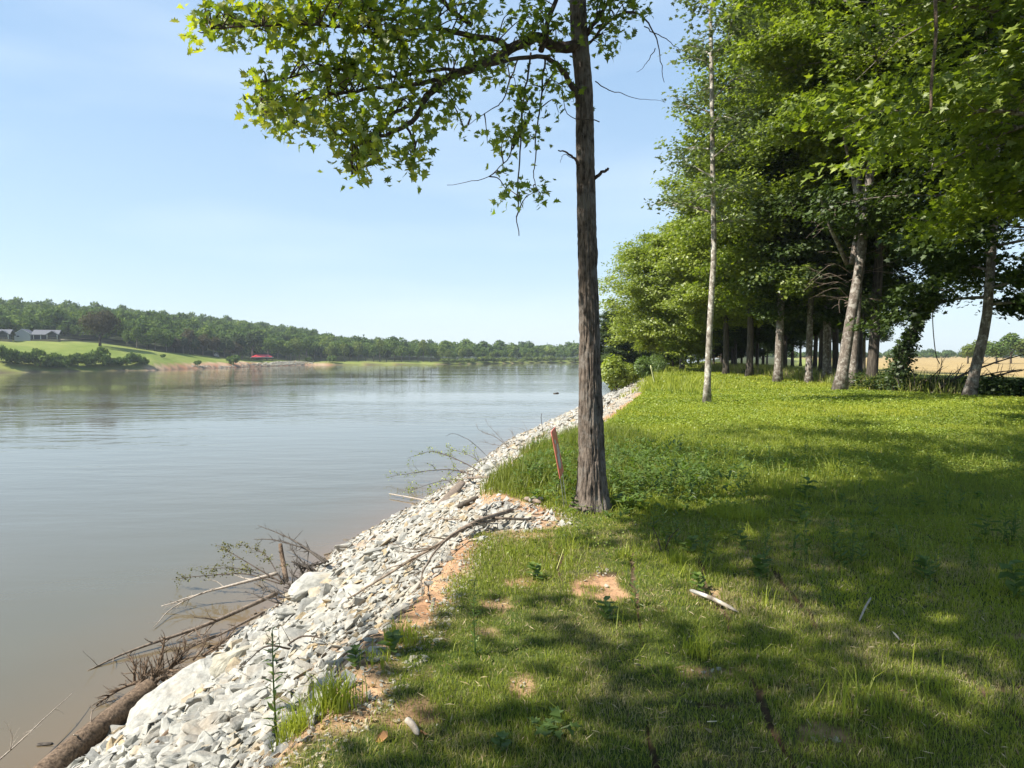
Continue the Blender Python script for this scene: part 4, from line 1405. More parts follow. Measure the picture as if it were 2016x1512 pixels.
x, y = rng.uniform(17, 27, n), rng.uniform(22, 33, n)
ok = (x > 17.5 + (y - 27) * .2) & (y > 26.5)
x, y = x[ok], y[ok]
V, qd, tr, c_ = blades(x, y, rng.uniform(.2, .7, len(x)), .03, rng, np.clip(rng.normal(.25, .15, len(x)), 0, .79), .4)
B.add(V, [qd, tr], c_)
tag(link("undergrowth", B.mesh("undergrowth"), M["grass"]), "rank shaded weeds and straw-coloured stems growing under the tree row", "undergrowth", kind="stuff")


# fallen bare branches against the field
def branchy(pts, r0, r1, nside, L, rng_, buf, o, lvl=1, up=.3, seg=6):
    q = spline(pts, max(10, len(pts) * 5))
    jt = np.cumsum(rng_.normal(0, .008 * L + .002, q.shape), 0)
    q = q + jt * np.linspace(0, 1, len(q))[:, None]
    V, f = tube(q - o, np.linspace(r0, r1, len(q)), seg)
    buf.add(V, f)
    T_ = unit(np.gradient(q, axis=0))
    for i in range(nside):
        k = int(rng_.uniform(.2, .97) * (len(q) - 1))
        d = unit(T_[k] + rng_.normal(0, .55, 3) + A([0, 0, up * rng_.uniform(-.3, 1)]))
        l = L * rng_.uniform(.4, 1) * (1.1 - .6 * k / len(q))
        e = q[k] + d * l
        m_ = q[k] + d * l * .5 + rng_.normal(0, .05 * l, 3)
        rr = (r0 + (r1 - r0) * k / len(q)) * .5
        if lvl > 0:
            branchy([q[k], m_, e], rr, rr * .25, 4, l * .45, rng_, buf, o, lvl - 1, up, 4)
        else:
            V, f = tube(spline([q[k], m_, e], 5) - o, np.linspace(rr, rr * .3, 5), 3, False)
            buf.add(V, f)
    return q


def brush(name, spec, mat, label, cat, nside=10, L=.6, lvl=1, up=.3, leaf=None, seed=1, group=None):
    """spec: list of (points, r0, r1); first point is the foot"""
    r_ = np.random.default_rng(seed)
    o = A(spec[0][0][0])
    root = empty(name, tuple(o), label, cat, group) if leaf else None
    B = Buf()
    allq = []
    for pts, ra, rb in spec:
        allq.append(branchy(pts, ra, rb, nside, L, r_, B, o, lvl, up))
    me_ = B.mesh("branches" if leaf else name, True)
    if not leaf:
        ob = link(name, me_, M[mat])
        ob.location = tuple(o)
        return tag(ob, label, cat, group)
    link("branches", me_, M[mat], root)
    nl, size, lm, spr = leaf[:4]
    Q = np.vstack([v_ for v_ in B.V])
    kk = r_.integers(0, len(Q), nl)
    V, Fc = leaves(Q[kk] + r_.normal(0, spr, (nl, 3)), size * r_.uniform(.6, 1.3, nl), r_.normal(0, .6, (nl, 3)) + A([0, 0, .8]), OVAL, r_)
    link("foliage", mesh_np("foliage", V, [Fc], {"rnd": np.repeat(np.clip(r_.normal(.55, .2, nl), 0, 1), len(OVAL))}), M[lm], root)
    return root


Yf = 29.0
brush("fallen_branches", [([P(1830, 778, Yf), P(1880, 745, Yf), P(1950, 715, Yf), P(2030, 690, Yf)], .07, .015), ([P(1850, 775, Yf), P(1930, 740, Yf + .5), P(2010, 725, Yf + 1)], .06, .012),
                          ([P(1905, 772, Yf), P(1960, 740, Yf), P(2040, 722, Yf - .5)], .06, .015)], "bark_dark", "tangle of bare fallen branches right of the bent grey tree", "branches", 9, 1.3, 1, .4, seed=4)
brush("fallen_branches", [([P(1790, 775, Yf + 1), P(1830, 745, Yf + 1), P(1860, 718, Yf + 1.2)], .045, .012), ([P(1810, 778, Yf + 1), P(1850, 755, Yf + 1), P(1900, 722, Yf + 1.4)], .04, .01),
                          ([P(1800, 776, Yf + 1), P(1800, 740, Yf + 1), P(1785, 722, Yf + 1.2)], .03, .008), ([P(1825, 776, Yf + 1), P(1850, 735, Yf + 1), P(1852, 705, Yf + 1.2)], .03, .008)],
      "bark_dark", "tangle of bare twigs between the ivy-covered trunk and the bent grey tree", "branches", 8, 1.0, 1, .5, seed=5)
o = P(1836, 575, 28.5)
B = Buf(); V, f = tube(spline([P(1836, 560, 28.5), P(1836, 620, 28.5), P(1838, 660, 28.5), P(1843, 700, 28.5), P(1850, 716, 28.5)], 20) - o, .018, 6); B.add(V, f)
vn = link("hanging_vine", B.mesh("hanging_vine", True), M["twig"]); vn.location = tuple(o)
tag(vn, "thin vine hanging straight down against the sky gap right of the ivy-covered trunk", "vine")
o = P(1840, 0, 11)
B = Buf(); V, f = tube(spline([P(1838, -120, 11), P(1842, 20, 11), P(1842, 80, 11), P(1834, 160, 11), P(1833, 218, 11)], 24) - o, np.linspace(.028, .02, 24), 8); B.add(V, f)
vn = link("hanging_vine", B.mesh("hanging_vine", True), M["bark_log"]); vn.location = tuple(o)
tag(vn, "thick grey vine hanging down from the top of the photo before the leaves at right", "vine")

# ------------------------------------------------------------------ lobed crowns for the far wood
def far_crown(seed, n, R, Hc, size, base=.5, var=.12, trunk=0.0, lobes=9):
    r = np.random.default_rng(seed)
    c = unit(r.normal(size=(lobes, 3))) * r.uniform(.25, .62, (lobes, 1))
    c[:, 2] = np.abs(c[:, 2]) * 1.1 - .15
    rad = r.uniform(.32, .52, lobes)
    k = r.integers(0, lobes, n)
    d = unit(r.normal(size=(n, 3)) + A([0, 0, .35]))
    Pt = (c[k] + d * (rad[k] * r.uniform(.8, 1.05, n))[:, None]) * A([R, R, Hc * .5]) + A([0, 0, Hc * .5 + trunk])
    V, Fc = leaves(Pt, size * r.uniform(.6, 1.4, n), d + r.normal(0, .5, (n, 3)), CLUMP, r, curl=.15)
    col = np.clip(base + r.normal(0, var * .5, lobes)[k] + r.normal(0, var, n), 0, 1)
    return V, Fc, np.repeat(col, len(CLUMP))


FAR = [far_crown(300 + i, 420, 4.6, 8 + i % 3, .92, .5, .10, 0, 7) for i in range(6)]


def u_of(x, y):
    return U0 + F * x / y


def ok_wood(x, y):
    f, ft, u = far_h(x, y)
    t0 = np.interp(u, [-900, 0, 110, 160, 200, 300, 400, 500, 600, 2000], [88, 95, 100, 88, 70, 58, 52, 42, 26, 22])
    return (ft > t0) & (u < 1330), ft, f


cand = []
r = np.random.default_rng(77)
for (u0, u1, t0, t1, stp) in [(-260, 330, 60, 420, 7.6), (330, 620, 40, 420, 7.6), (620, 1300, 20, 190, 7.6)]:
    uu_ = u0
    for t in np.arange(t0, t1, stp):
        R = np.interp((u0 + u1) / 2, UR, RR) + t
        du = stp / R * F
        for u in np.arange(u0, u1, du):
            Rr = np.interp(u, UR, RR) + t + r.uniform(-3, 3)
            th = math.atan((u + r.uniform(-.45, .45) * du - U0) / F)
            cand.append((Rr * sin(th), Rr * cos(th)))
cand = A(cand)
ok, ft, fz = ok_wood(cand[:, 0], cand[:, 1])
cand, ft = cand[ok], ft[ok]
B = Buf()
hf = H(cand[:, 0], cand[:, 1])
for i, ((x, y), z) in enumerate(zip(cand, hf)):
    V, Fc, col = FAR[int(r.integers(0, 6))]
    a = r.uniform(0, 6.28)
    s_ = r.uniform(.65, 1.5)
    Rz = A([[cos(a), -sin(a), 0], [sin(a), cos(a), 0], [0, 0, 1]])
    hs = s_ * r.uniform(.8, 1.15)
    B.add((V @ Rz.T) * A([s_, s_, hs]) + A([x, y, z + 1.0]), [Fc], np.clip(col + r.normal(0, .13), 0, 1))
print("far wood crowns", len(cand))
tag(link("far_wood", B.mesh("far_wood"), M["far_leaf"]), "dense green wood covering the hill across the river, running off to the horizon", "wood", kind="stuff")

# individual trees at the front of the far wood
fm = []
for i in range(5):
    V, Fc, col = far_crown(400 + i, 1100, 4.0, [10, 12, 9, 13, 11][i], .62, .52, .13, 1.2, 11)
    V = V * A([1.12, 1.12, 1.0]) - A([0, 0, .9])
    fm.append(mesh_np("crown", V, [Fc], {"rnd": col}))
    fm[-1].materials.append(M["far_leaf"])
Bt = Buf(); V, f = tube([A([0, 0, -.6]), A([.1, 0, 3]), A([0, .1, 7])], [.32, .25, .12], 7); Bt.add(V, f)
for a_ in (.5, 2.4, 4.3):
    V, f = tube([A([0, 0, 3]), A([cos(a_) * 1.2, sin(a_) * 1.2, 5.5]), A([cos(a_) * 2.2, sin(a_) * 2.2, 8])], [.14, .09, .04], 5); Bt.add(V, f)
ftk = Bt.mesh("trunk", True); ftk.materials.append(M["bark_lichen"])
M["far_light"] = mat_leaf("far_light_leaf", [(0.0, (.065, .09, .03)), (0.5, (.13, .17, .045)), (1.0, (.23, .26, .08))], 0.25, gloss=0)
M["far_dark"] = mat_leaf("far_dark_leaf", [(0.0, (.028, .040, .024)), (0.5, (.052, .072, .034)), (1.0, (.09, .12, .045))], 0.2, gloss=0)


def far_tree(x, y, me_, mat, s, label, name="distant_tree", group="trees at the front of the far wood", z=None, cat="tree"):
    rt = empty(name, (x, y, (h1(x, y) if z is None else z)), label, cat, group, rng.uniform(0, 6.28))
    rt.scale = s if not np.isscalar(s) else (s, s, s)
    c = link("crown", me_, None, rt)
    c.material_slots[0].link = "OBJECT"; c.material_slots[0].material = M[mat]
    link("trunk", ftk, None, rt)
    return rt


def far_at(u, t):
    R = float(np.interp(u, UR, RR)) + t
    th = math.atan((u - U0) / F)
    return R * sin(th), R * cos(th)


us = np.concatenate([np.arange(250, 490, 19), np.arange(560, 1240, 14.5)])
r = np.random.default_rng(15)
nl_, nr_ = 0, 0
for u in us:
    t = np.interp(u, [250, 300, 400, 500, 560, 620, 1300], [58, 52, 46, 36, 26, 12, 12]) + r.uniform(-2, 4)
    x, y = far_at(u + r.uniform(-3, 3), t)
    if u < 540:
        lab = f"tree behind the far meadow, {ORD[nl_]} right of the lone round tree"; nl_ += 1
    else:
        word = ORD[nr_] if nr_ < 25 else ORD[46 - nr_ if 46 - nr_ >= 0 else 0]
        lab = (f"tree at the far water's edge, {ORD[nr_]} right of the red-roofed shelter" if nr_ < 24 else
               f"small tree at the far water's edge, {ORD[46 - nr_]} from the downstream end") ; nr_ += 1
    mt = ["far_leaf", "far_leaf", "far_light", "far_dark"][int(r.integers(0, 4))]
    if u < 470 and u > 330:
        mt = ["far_dark", "far_brown"][int(r.integers(0, 2))]
    s = r.uniform(.75, 1.15) * np.interp(u, [250, 600, 800, 950, 1300], [.8, 1.05, .95, .62, .55])
    far_tree(x, y, fm[int(r.integers(0, 5))], mt, (s, s, s * r.uniform(.9, 1.2)), lab)
# three tall trees behind the red-roofed shelter
for (u, t, s, mt, lab) in [(497, 38, 1.35, "far_dark", "tall spreading grey tree just left behind the red-roofed shelter"), (528, 34, 1.1, "far_leaf", "tree directly behind the red-roofed shelter"),
                           (470, 38, 1.2, "far_dark", "broad tree left of the tall grey tree by the shelter"), (375, 50, 1.1, "far_brown", "dull brown tree at the foot of the far wood"), (400, 48, .95, "far_brown", "smaller dull brown tree right of the other at the foot of the far wood"),
                           (548, 30, 1.05, "far_leaf", "tree just right behind the red-roofed shelter"), (580, 20, 1.2, "far_light", "light green tree above the pale rock pile right of the shelter")]:
    x, y = far_at(u, t)
    far_tree(x, y, fm[1], mt, s, lab)
# lone round tree on the meadow
bx = T(197, 681)
rt = empty("round_tree", tuple(bx), "lone round brownish tree standing on the sunny meadow across the river", "tree")
V, Fc, col = far_crown(500, 5200, 9.2, 14.6, .62, .35, .13, 1.4, 16)
link("crown", mesh_np("crown", V, [Fc], {"rnd": col}), M["far_brown"], rt)
B = Buf(); V, f = tube([A([0, 0, -.6]), A([0, 0, 2]), A([.1, 0, 5])], [.62, .45, .35], 10); B.add(V, f)
for a_ in (.5, 1.8, 3.2, 4.6):
    V, f = tube([A([0, 0, 3]), A([cos(a_) * 2, sin(a_) * 2, 5.5]), A([cos(a_) * 4, sin(a_) * 4, 8])], [.25, .15, .06], 5); B.add(V, f)
link("trunk", B.mesh("trunk", True), M["bark_dark"], rt)

# bushes along the far shore
r = np.random.default_rng(19)
bmf = []
for i in range(3):
    V, Fc, col = far_crown(520 + i, 420, 2.6, 3.6, .55, .5, .13, -.3, 8)
    bmf.append(mesh_np("foliage", V, [Fc], {"rnd": col})); bmf[-1].materials.append(M["far_leaf"])
k = 0
SH = list(np.arange(2, 292, 12.2))
for u in SH:
    x, y = far_at(u + r.uniform(-3, 3), r.uniform(2, 6))
    s = r.uniform(1.0, 1.5) * (1.4 if u < 10 else 1) * (.8 if u > 200 else 1)
    o = bpy.data.objects.new("shore_bush", bmf[int(r.integers(0, 3))]); COL.objects.link(o)
    o.location = (x, y, h1(x, y)); o.scale = (s, s, s * r.uniform(.9, 1.6)); o.rotation_euler = (0, 0, r.uniform(0, 6))
    tag(o, f"green bush on the far shore below the meadow, {ORD[k]} from the left", "bush", "bushes along the far shore"); k += 1
for (u, t, s, lab) in [(461, 4, 1.35, "round green bush alone on the eroded far bank left of the shelter"), (390, 3, .7, "small bush on the eroded red bank below the meadow"), (322, 22, .5, "tiny dark bush alone on the far meadow"),
                       (655, 3, 1.2, "dark leaning bush at the far water's edge right of the gravel ramp"), (608, 8, .8, "small bush on the bank above the gravel ramp")]:
    x, y = far_at(u, t)
    o = bpy.data.objects.new("shore_bush", bmf[0]); COL.objects.link(o)
    o.location = (x, y, h1(x, y)); o.scale = (s, s, s * 1.15)
    tag(o, lab, "bush", "bushes along the far shore")
k = 0
for u in np.arange(870, 1235, 15.5):
    x, y = far_at(u + r.uniform(-4, 4), r.uniform(1, 5))
    s = r.uniform(.9, 1.35)
    o = bpy.data.objects.new("willow_bush", bmf[int(r.integers(0, 3))]); COL.objects.link(o)
    o.location = (x, y, h1(x, y)); o.scale = (s * 1.5, s * 1.3, s); o.rotation_euler = (0, 0, r.uniform(0, 6))
    o.material_slots[0].link = "OBJECT"; o.material_slots[0].material = M["far_light"]
    tag(o, f"low light green willow bush on the distant shore, {ORD[k]} from the left", "bush", "willow bushes on the distant shore"); k += 1

# ------------------------------------------------------------------ treeline beyond the field
B = Buf()
r = np.random.default_rng(23)
for i in range(230):
    u = r.uniform(1500, 2500)
    Y = r.uniform(500, 560)
    x = (u - U0) / F * Y
    V, Fc, col = FAR[int(r.integers(0, 6))]
    s_ = r.uniform(.55, .85)
    B.add(V * A([s_ * 1.3, s_, s_]) + A([x, Y, h1(x, Y) - 1]), [Fc], np.clip(col + r.normal(0, .1), 0, 1))
tag(link("distant_treeline", B.mesh("distant_treeline"), M["far_leaf"]), "low blue-green line of trees on the horizon beyond the straw field", "wood", kind="stuff")
for i, (u, Y, s, mt, wd) in enumerate([(1905, 210, .82, "far_light", "leftmost pale green"), (1935, 215, .85, "far_light", "second pale green"), (1962, 205, .95, "far_leaf", "third, darker"), (1990, 212, 1.0, "far_leaf", "fourth, dense"), (2020, 208, 1.0, "far_light", "fifth, cut by the photo's edge"), (2060, 214, 1.0, "far_leaf", "sixth, outside the edge")]):
    x = (u - U0) / F * Y
    if u > 2040: continue
    far_tree(x, Y, fm[i % 5], mt, (s, s, s * .8), f"{wd} tree of the clump beyond the straw field", "field_tree", "clump of trees beyond the field")
#@@FAR_END

# ------------------------------------------------------------------ driftwood and brush on the bank
M["dry_leaf"] = mat_leaf("withered_leaf", [(0.0, (.06, .045, .02)), (0.5, (.13, .13, .04)), (1.0, (.22, .22, .07))], .3, gloss=0.03)
def GZ(u, v, z):
    d = ray(u, v)
    return A([0, 0, EYE]) + d * ((z - EYE) / d[2])


def GW(u, v, h):
    return GZ(u, v, WATER + h)


def log_mesh(name, pts, r0, r1, seg=20, rough=.02, cut=True):
    q = spline(pts, 60)
    V, f = tube(q, np.linspace(r0, r1, 60), seg)
    o = q[0]
    n = fbm(V[:, 0] * 14, V[:, 1] * 5, V[:, 2] * 14, 17, 3) - .5
    V = V + n[:, None] * rough * 2 * A([1, 0, 1])
    B = Buf(); B.add(V - o, f)
    ob = link(name, B.mesh(name, True), M["bark_log"])
    ob.location = tuple(o)
    return ob


tag(log_mesh("fallen_log", [GW(70, 1545, .12), GW(130, 1490, .14), GW(200, 1432, .16), GW(262, 1382, .2), GW(300, 1352, .3)], .20, .165, rough=.022),
    "thick brown log with ridged bark lying at the water's edge, bottom left", "log")
tag(log_mesh("fallen_log", [GW(420, 1284, .0), GW(470, 1258, .05), GW(522, 1222, .12), GW(556, 1190, .35)], .11, .08, rough=.015),
    "slimmer half-sunken log behind the root wad, under the long pale branches", "log")
brush("long_branch", [([GW(545, 1168, .5), GW(427, 1222, .25), GW(323, 1260, .12), GW(240, 1290, .06), GW(177, 1319, .02)], .055, .010)], "bark_dead",
      "longest bare driftwood branch, stretching left over the water from the green tuft", "branch", 13, .8, 1, .1, seed=31)
brush("long_branch", [([GW(548, 1128, .6), GW(470, 1148, .45), GW(400, 1166, .3), GW(314, 1193, .1)], .045, .010), ([GW(400, 1166, .3), GW(340, 1196, .12), GW(300, 1236, .02)], .02, .006)], "bark_bleached",
      "pale bare branch over the water above the longest one", "branch", 7, .6, 1, .1, seed=32)
brush("long_branch", [([GW(520, 1205, .3), GW(440, 1246, .2), GW(372, 1275, .1), GW(300, 1322, .02)], .035, .008), ([GW(440, 1246, .2), GW(390, 1262, .2), GW(340, 1292, .05)], .02, .006)], "bark_dead",
      "third bare branch sloping into the water under the longest one", "branch", 7, .5, 1, .1, seed=33)
brush("root_snag", [([GW(640, 1108, .9), GW(600, 1078, .95), GW(560, 1056, .9), GW(509, 1036, .8)], .035, .008), ([GW(646, 1106, .8), GW(600, 1080, .8), GW(540, 1063, .75), GW(500, 1064, .6)], .03, .008),
                    ([GW(640, 1140, .55), GW(610, 1120, .7), GW(575, 1104, .6)], .05, .02), ([GW(632, 1150, .5), GW(600, 1135, .6), GW(585, 1110, .9)], .04, .02), ([GW(590, 1160, .4), GW(600, 1120, .6), GW(640, 1108, .7)], .05, .02),
                    ([GW(610, 1150, .4), GW(570, 1150, .4), GW(545, 1132, .5)], .04, .015), ([GW(600, 1165, .3), GW(560, 1170, .4), GW(500, 1150, .3)], .03, .008), ([GW(585, 1175, .3), GW(575, 1140, .8), GW(590, 1100, 1.0)], .02, .006), ([GW(620, 1130, .6), GW(580, 1090, 1.0), GW(570, 1070, 1.1)], .02, .006), ([GW(575, 1190, .2), GW(540, 1185, .5), GW(480, 1165, .4)], .025, .006)], "bark_dark",
      "dark tangled root snag beside the flat-topped slab with branches pointing out over the water", "snag", 16, .5, 1, .4, seed=34)
brush("upright_stub", [([GW(563, 1142, .35), GW(558, 1110, .55), GW(552, 1073, .95)], .075, .055)], "bark_log", "reddish splintered stub standing upright in the brush pile", "stub", 8, .22, 0, .6, seed=35)
brush("root_wad", [([GW(262, 1368, .2), GW(285, 1330, .4), GW(290, 1300, .6)], .05, .012), ([GW(290, 1355, .3), GW(312, 1310, .5), GW(322, 1256, .95)], .045, .014), ([GW(320, 1340, .3), GW(345, 1300, .5), GW(350, 1275, .7)], .035, .01),
                   ([GW(270, 1350, .2), GW(300, 1335, .3), GW(370, 1290, .35)], .04, .012), ([GW(280, 1340, .25), GW(240, 1355, .15), GW(188, 1388, .0)], .035, .01), ([GW(300, 1325, .3), GW(350, 1318, .45), GW(400, 1318, .6)], .03, .012), ([GW(330, 1320, .3), GW(360, 1290, .6), GW(365, 1262, .8)], .025, .008), ([GW(265, 1345, .2), GW(262, 1310, .5), GW(245, 1290, .5)], .025, .008), ([GW(300, 1350, .2), GW(330, 1330, .5), GW(385, 1345, .5)], .03, .01), ([GW(380, 1300, .4), GW(400, 1270, .6), GW(380, 1240, .6)], .02, .006), ([GW(400, 1290, .3), GW(440, 1265, .5), GW(470, 1235, .5)], .02, .006)],
      "bark_log", "brown mass of broken roots at the upper end of the thick log", "roots", 24, .42, 1, .5, seed=36)
brush("leafy_branch", [([GW(560, 1150, .5), GW(500, 1115, .7), GW(450, 1085, .8), GW(425, 1070, .8)], .018, .004), ([GW(555, 1150, .5), GW(480, 1130, .55), GW(400, 1135, .4), GW(342, 1140, .2)], .018, .004),
                       ([GW(555, 1145, .5), GW(520, 1090, .8), GW(470, 1072, .85)], .014, .004), ([GW(540, 1140, .5), GW(470, 1120, .6), GW(400, 1120, .5)], .012, .004)], "twig",
      "fallen leafy branch with small withered leaves reaching over the water by the upright stub", "branch", 15, .6, 1, .35, (800, .05, "dry_leaf", .03), seed=37)
brush("leafy_branch", [([GW(965, 940, .8), GW(900, 905, 1.0), GW(850, 890, 1.0), GW(800, 905, .6)], .03, .005), ([GW(960, 945, .8), GW(890, 925, .8), GW(820, 930, .5), GW(765, 940, .2)], .028, .005),
                       ([GW(955, 950, .7), GW(880, 945, .6), GW(800, 965, .1)], .022, .005), ([GW(965, 935, .8), GW(930, 900, 1.1), GW(880, 880, 1.3)], .02, .004), ([GW(950, 950, .6), GW(900, 960, .3), GW(850, 975, .05)], .02, .004)],
      "twig", "second brush pile over the water, wispy twigs with sparse yellowish leaves", "branch", 17, 1.1, 1, .4, (620, .08, "leaf_b", .06), seed=38)
p = T(1000, 880)
brush("bare_bush", [([p, P(975, 860, p[1]), P(945, 848, p[1]), P(938, 835, p[1])], .018, .004), ([p, P(985, 862, p[1]), P(962, 838, p[1]), P(955, 826, p[1])], .014, .003), ([p + A([.1, 0, 0]), P(1010, 855, p[1]), P(1000, 842, p[1])], .012, .003),
                    ([p, P(970, 875, p[1]), P(940, 868, p[1])], .014, .003)], "bark_dead", "leafless bush sticking out over the bank crest above the second brush pile", "bush", 14, .6, 1, .5, seed=39)
p = T(1035, 855)
brush("bare_bush", [([p, P(1030, 845, p[1]), P(1010, 840, p[1])], .01, .003), ([p + A([.1, 0, 0]), P(1035, 840, p[1]), P(1028, 826, p[1])], .01, .003)], "bark_dead", "small leafless bush on the crest just right of the bigger one", "bush", 6, .4, 1, .6, seed=40)
brush("twigs", [([T(575, 1290) + A([0, 0, .05]), T(520, 1330) + A([0, 0, .25]), T(470, 1345) + A([0, 0, .12])], .01, .004), ([T(540, 1300) + A([0, 0, .03]), T(590, 1290) + A([0, 0, .15]), T(640, 1270) + A([0, 0, .06])], .012, .004)],
      "twig", "thin dark twigs lying over the stones below the tall thin weed", "twigs", 5, .25, 0, .3, seed=41)
brush("fallen_branch", [([T(1008, 1016) + A([0, 0, .06]), T(930, 1052) + A([0, 0, .10]), T(860, 1096) + A([0, 0, .10]), T(790, 1140) + A([0, 0, .12]), T(700, 1190) + A([0, 0, .08]), T(650, 1206) + A([0, 0, .05])], .022, .006),
                        ([T(990, 1030) + A([0, 0, .05]), T(900, 1075) + A([0, 0, .12]), T(840, 1140) + A([0, 0, .08]), T(830, 1190) + A([0, 0, .03])], .014, .004)], "bark_dead",
      "long thin dead branch lying along the edge between stones and bare soil", "branch", 9, .55, 1, .25, seed=42)
brush("fallen_branch", [([T(1040, 1030) + A([0, 0, .03]), T(960, 1032) + A([0, 0, .06]), T(880, 1032) + A([0, 0, .07]), T(832, 1020) + A([0, 0, .10])], .014, .005)], "bark_dead",
      "straight thin branch lying level across the stones left of the big trunk", "branch", 4, .3, 0, .2, seed=43)
brush("thin_branch", [([GW(-20, 1512, .3), GW(40, 1460, .3), GW(95, 1410, .3), GW(142, 1368, .25)], .014, .004), ([GW(20, 1478, .3), GW(24, 1450, .5), GW(20, 1440, .6)], .008, .003)], "bark_bleached",
      "thin pale twig slanting over the water in the bottom left corner", "branch", 5, .4, 1, .2, seed=44)
brush("thin_branch", [([GW(178, 1430, .3), GW(182, 1400, .4), GW(200, 1385, .35), GW(235, 1370, .3)], .010, .006)], "bark_dead", "angled stick standing behind the thick log", "branch", 2, .2, 0, .2, seed=45)
brush("thin_branch", [([T(172, 1485) + A([0, 0, .25]), GW(145, 1446, .40)], .012, .010)], "bark_bleached", "short bleached stick leaning across the thick log", "branch", 1, .1, 0, .2, seed=46)


def prism(pts2, p, t, L, tilt, name, mat):
    pass


def driftpiece(name, a, b, w, th, mat, label, cat, split=False):
    """a weathered, splintered length of wood from a to b"""
    a, b = A(a), A(b)
    q = spline([a, (a + b) / 2 + A([0, 0, .01]), b], 16)
    V, f = tube(q, np.interp(np.linspace(0, 1, 16), [0, .08, .9, 1], [w * .3, w * .5, w * .45, w * .12]), 10)
    c = V - q.mean(0)
    side = unit(np.cross(b - a, A([0, 0, 1.0])))
    V = V + np.outer((fbm(c @ side * 60, c[:, 2] * 60, c[:, 1] * 6, 5, 2) - .5) * w * .5, A([0, 0, 1]))
    zc = V[:, 2] - np.interp(np.arange(len(V)), [0, len(V)], [a[2], b[2]])
    V[:, 2] = V[:, 2] - zc * (1 - th / w)
    B = Buf(); B.add(V - a, f)
    o = link(name, B.mesh(name, True), M[mat]); o.location = tuple(a)
    return tag(o, label, cat)


driftpiece("plank", T(868, 1003) + A([0, 0, .06]), T(912, 962) + A([0, 0, .18]), .26, .09, "bark_dead", "broad weathered grey plank lying on the stones left of the tall grass", "plank")
driftpiece("plank", T(905, 1002) + A([0, 0, .02]), T(940, 985) + A([0, 0, .04]), .12, .06, "bark_dark", "dark rotten wood piece right beside the broad weathered plank", "plank")
driftpiece("driftwood_stick", T(1033, 987) + A([0, 0, .03]), T(1066, 996) + A([0, 0, .03]), .05, .04, "bark_dead", "short curved driftwood stick at the edge of the tall grass", "stick")
driftpiece("driftwood_stick", GW(766, 972, .12), GW(842, 986, .10), .07, .05, "bark_bleached", "split pale stick poking over the water below the second brush pile", "stick")
driftpiece("driftwood_stick", T(920, 948) + A([0, 0, .08]), T(985, 950) + A([0, 0, .08]), .06, .05, "bark_dead", "greyish stick on the stones above the broad plank", "stick")
driftpiece("driftwood_stick", T(300, 1490) + A([0, 0, .08]), T(362, 1440) + A([0, 0, .10]), .06, .05, "bark_log", "brown stick wedged among the stones near the bottom of the photo", "stick")
driftpiece("floating_stick", GW(73, 1466, .01), GW(104, 1464, .01), .08, .03, "bark_dark", "small dark stick floating in the bottom left water", "stick")
driftpiece("floating_wood", GW(1091, 775, .0), GW(1099, 774, .02), .5, .25, "bark_dark", "dark piece of wood floating alone in mid-river left of the big trunk", "driftwood")
driftpiece("bleached_stick", T(1359, 1172) + A([0, 0, .035]), T(1452, 1216) + A([0, 0, .03]), .027, .024, "bark_pale", "white bleached stick lying in the shaded grass right of the bare soil patch", "stick")
driftpiece("bleached_stick", T(1714, 1192) + A([0, 0, .04]), T(1691, 1230) + A([0, 0, .02]), .013, .012, "bark_bleached", "thin pale stick lying in the shade at the right", "stick")
driftpiece("bleached_stick", T(801, 1432) + A([0, 0, .025]), T(824, 1462) + A([0, 0, .025]), .030, .026, "bark_bleached", "short white stick in the grass at the bottom beside a brown leaf", "stick")
brush("broken_twig", [([T(1302, 1090), P(1297, 1062, 5.75), P(1290, 1040, 5.75)], .006, .003), ([T(1306, 1088), P(1320, 1060, 5.75), P(1338, 1042, 5.75)], .006, .003)], "twig", "dark forked twig standing in the turf below right of the big trunk", "twig", 3, .08, 0, .3, seed=47)
p = T(1075, 880)
brush("weed_stalk", [([p, P(1068, 850, p[1]), P(1063, 815, p[1])], .008, .004)], "twig", "dark dry weed stalk standing above the crest left of the red and white sign", "stalk", 9, .12, 0, .8, seed=48)
brush("weed_stalk", [([T(965, 905), P(940, 880, 13.5), P(912, 862, 13.3), P(890, 856, 13.2), P(877, 862, 13.1)], .006, .002)], "twig", "arching grass seed stalk nodding over the water above the second brush pile", "stalk", 6, .14, 0, -.6, seed=49)

# pebbles, litter on the bare soil (too small to count)
B = Buf()
n = 2600
y = rng.uniform(1.6, 7.6, n)
x = grass_edge(y) - np.abs(rng.normal(.0, .16, n)) + .06
extra_x, extra_y = [], []
for (a_, b_, c__, d__) in DIRT:
    extra_x.append(a_ + rng.normal(0, c__ * .35, 12)); extra_y.append(b_ + rng.normal(0, d__ * .35, 12))
x = np.concatenate([x] + extra_x); y = np.concatenate([y] + extra_y)
n = len(x)
s_ = .008 + .034 * rng.power(.4, n)
pk = rng.integers(0, len(ROCKS), n)
z = H(x, y)
Rm = rot_mats(n, rng, .5)
for k, (V, Fc) in enumerate(ROCKS):
    ids = np.where(pk == k)[0]
    X = np.einsum("nij,nkj->nki", Rm[ids], V[None] * s_[ids][:, None, None]) + np.stack([x, y, z], 1)[ids][:, None]
    Q = Fc[None] + (np.arange(len(ids)) * len(V))[:, None, None]
    B.add(X.reshape(-1, 3), [Q.reshape(-1, 3)], np.repeat(rng.uniform(0, 1, len(ids)), len(V)))
tag(link("pebbles", B.mesh("pebbles"), M["rock_tan"]), "small pebbles and crumbs scattered over the bare orange soil at the turf edge", "pebbles", kind="stuff")
B = Buf()
n = 15000
y = rng.uniform(1.8, 9, n); x = rng.uniform(-1.2, 6.5, n)
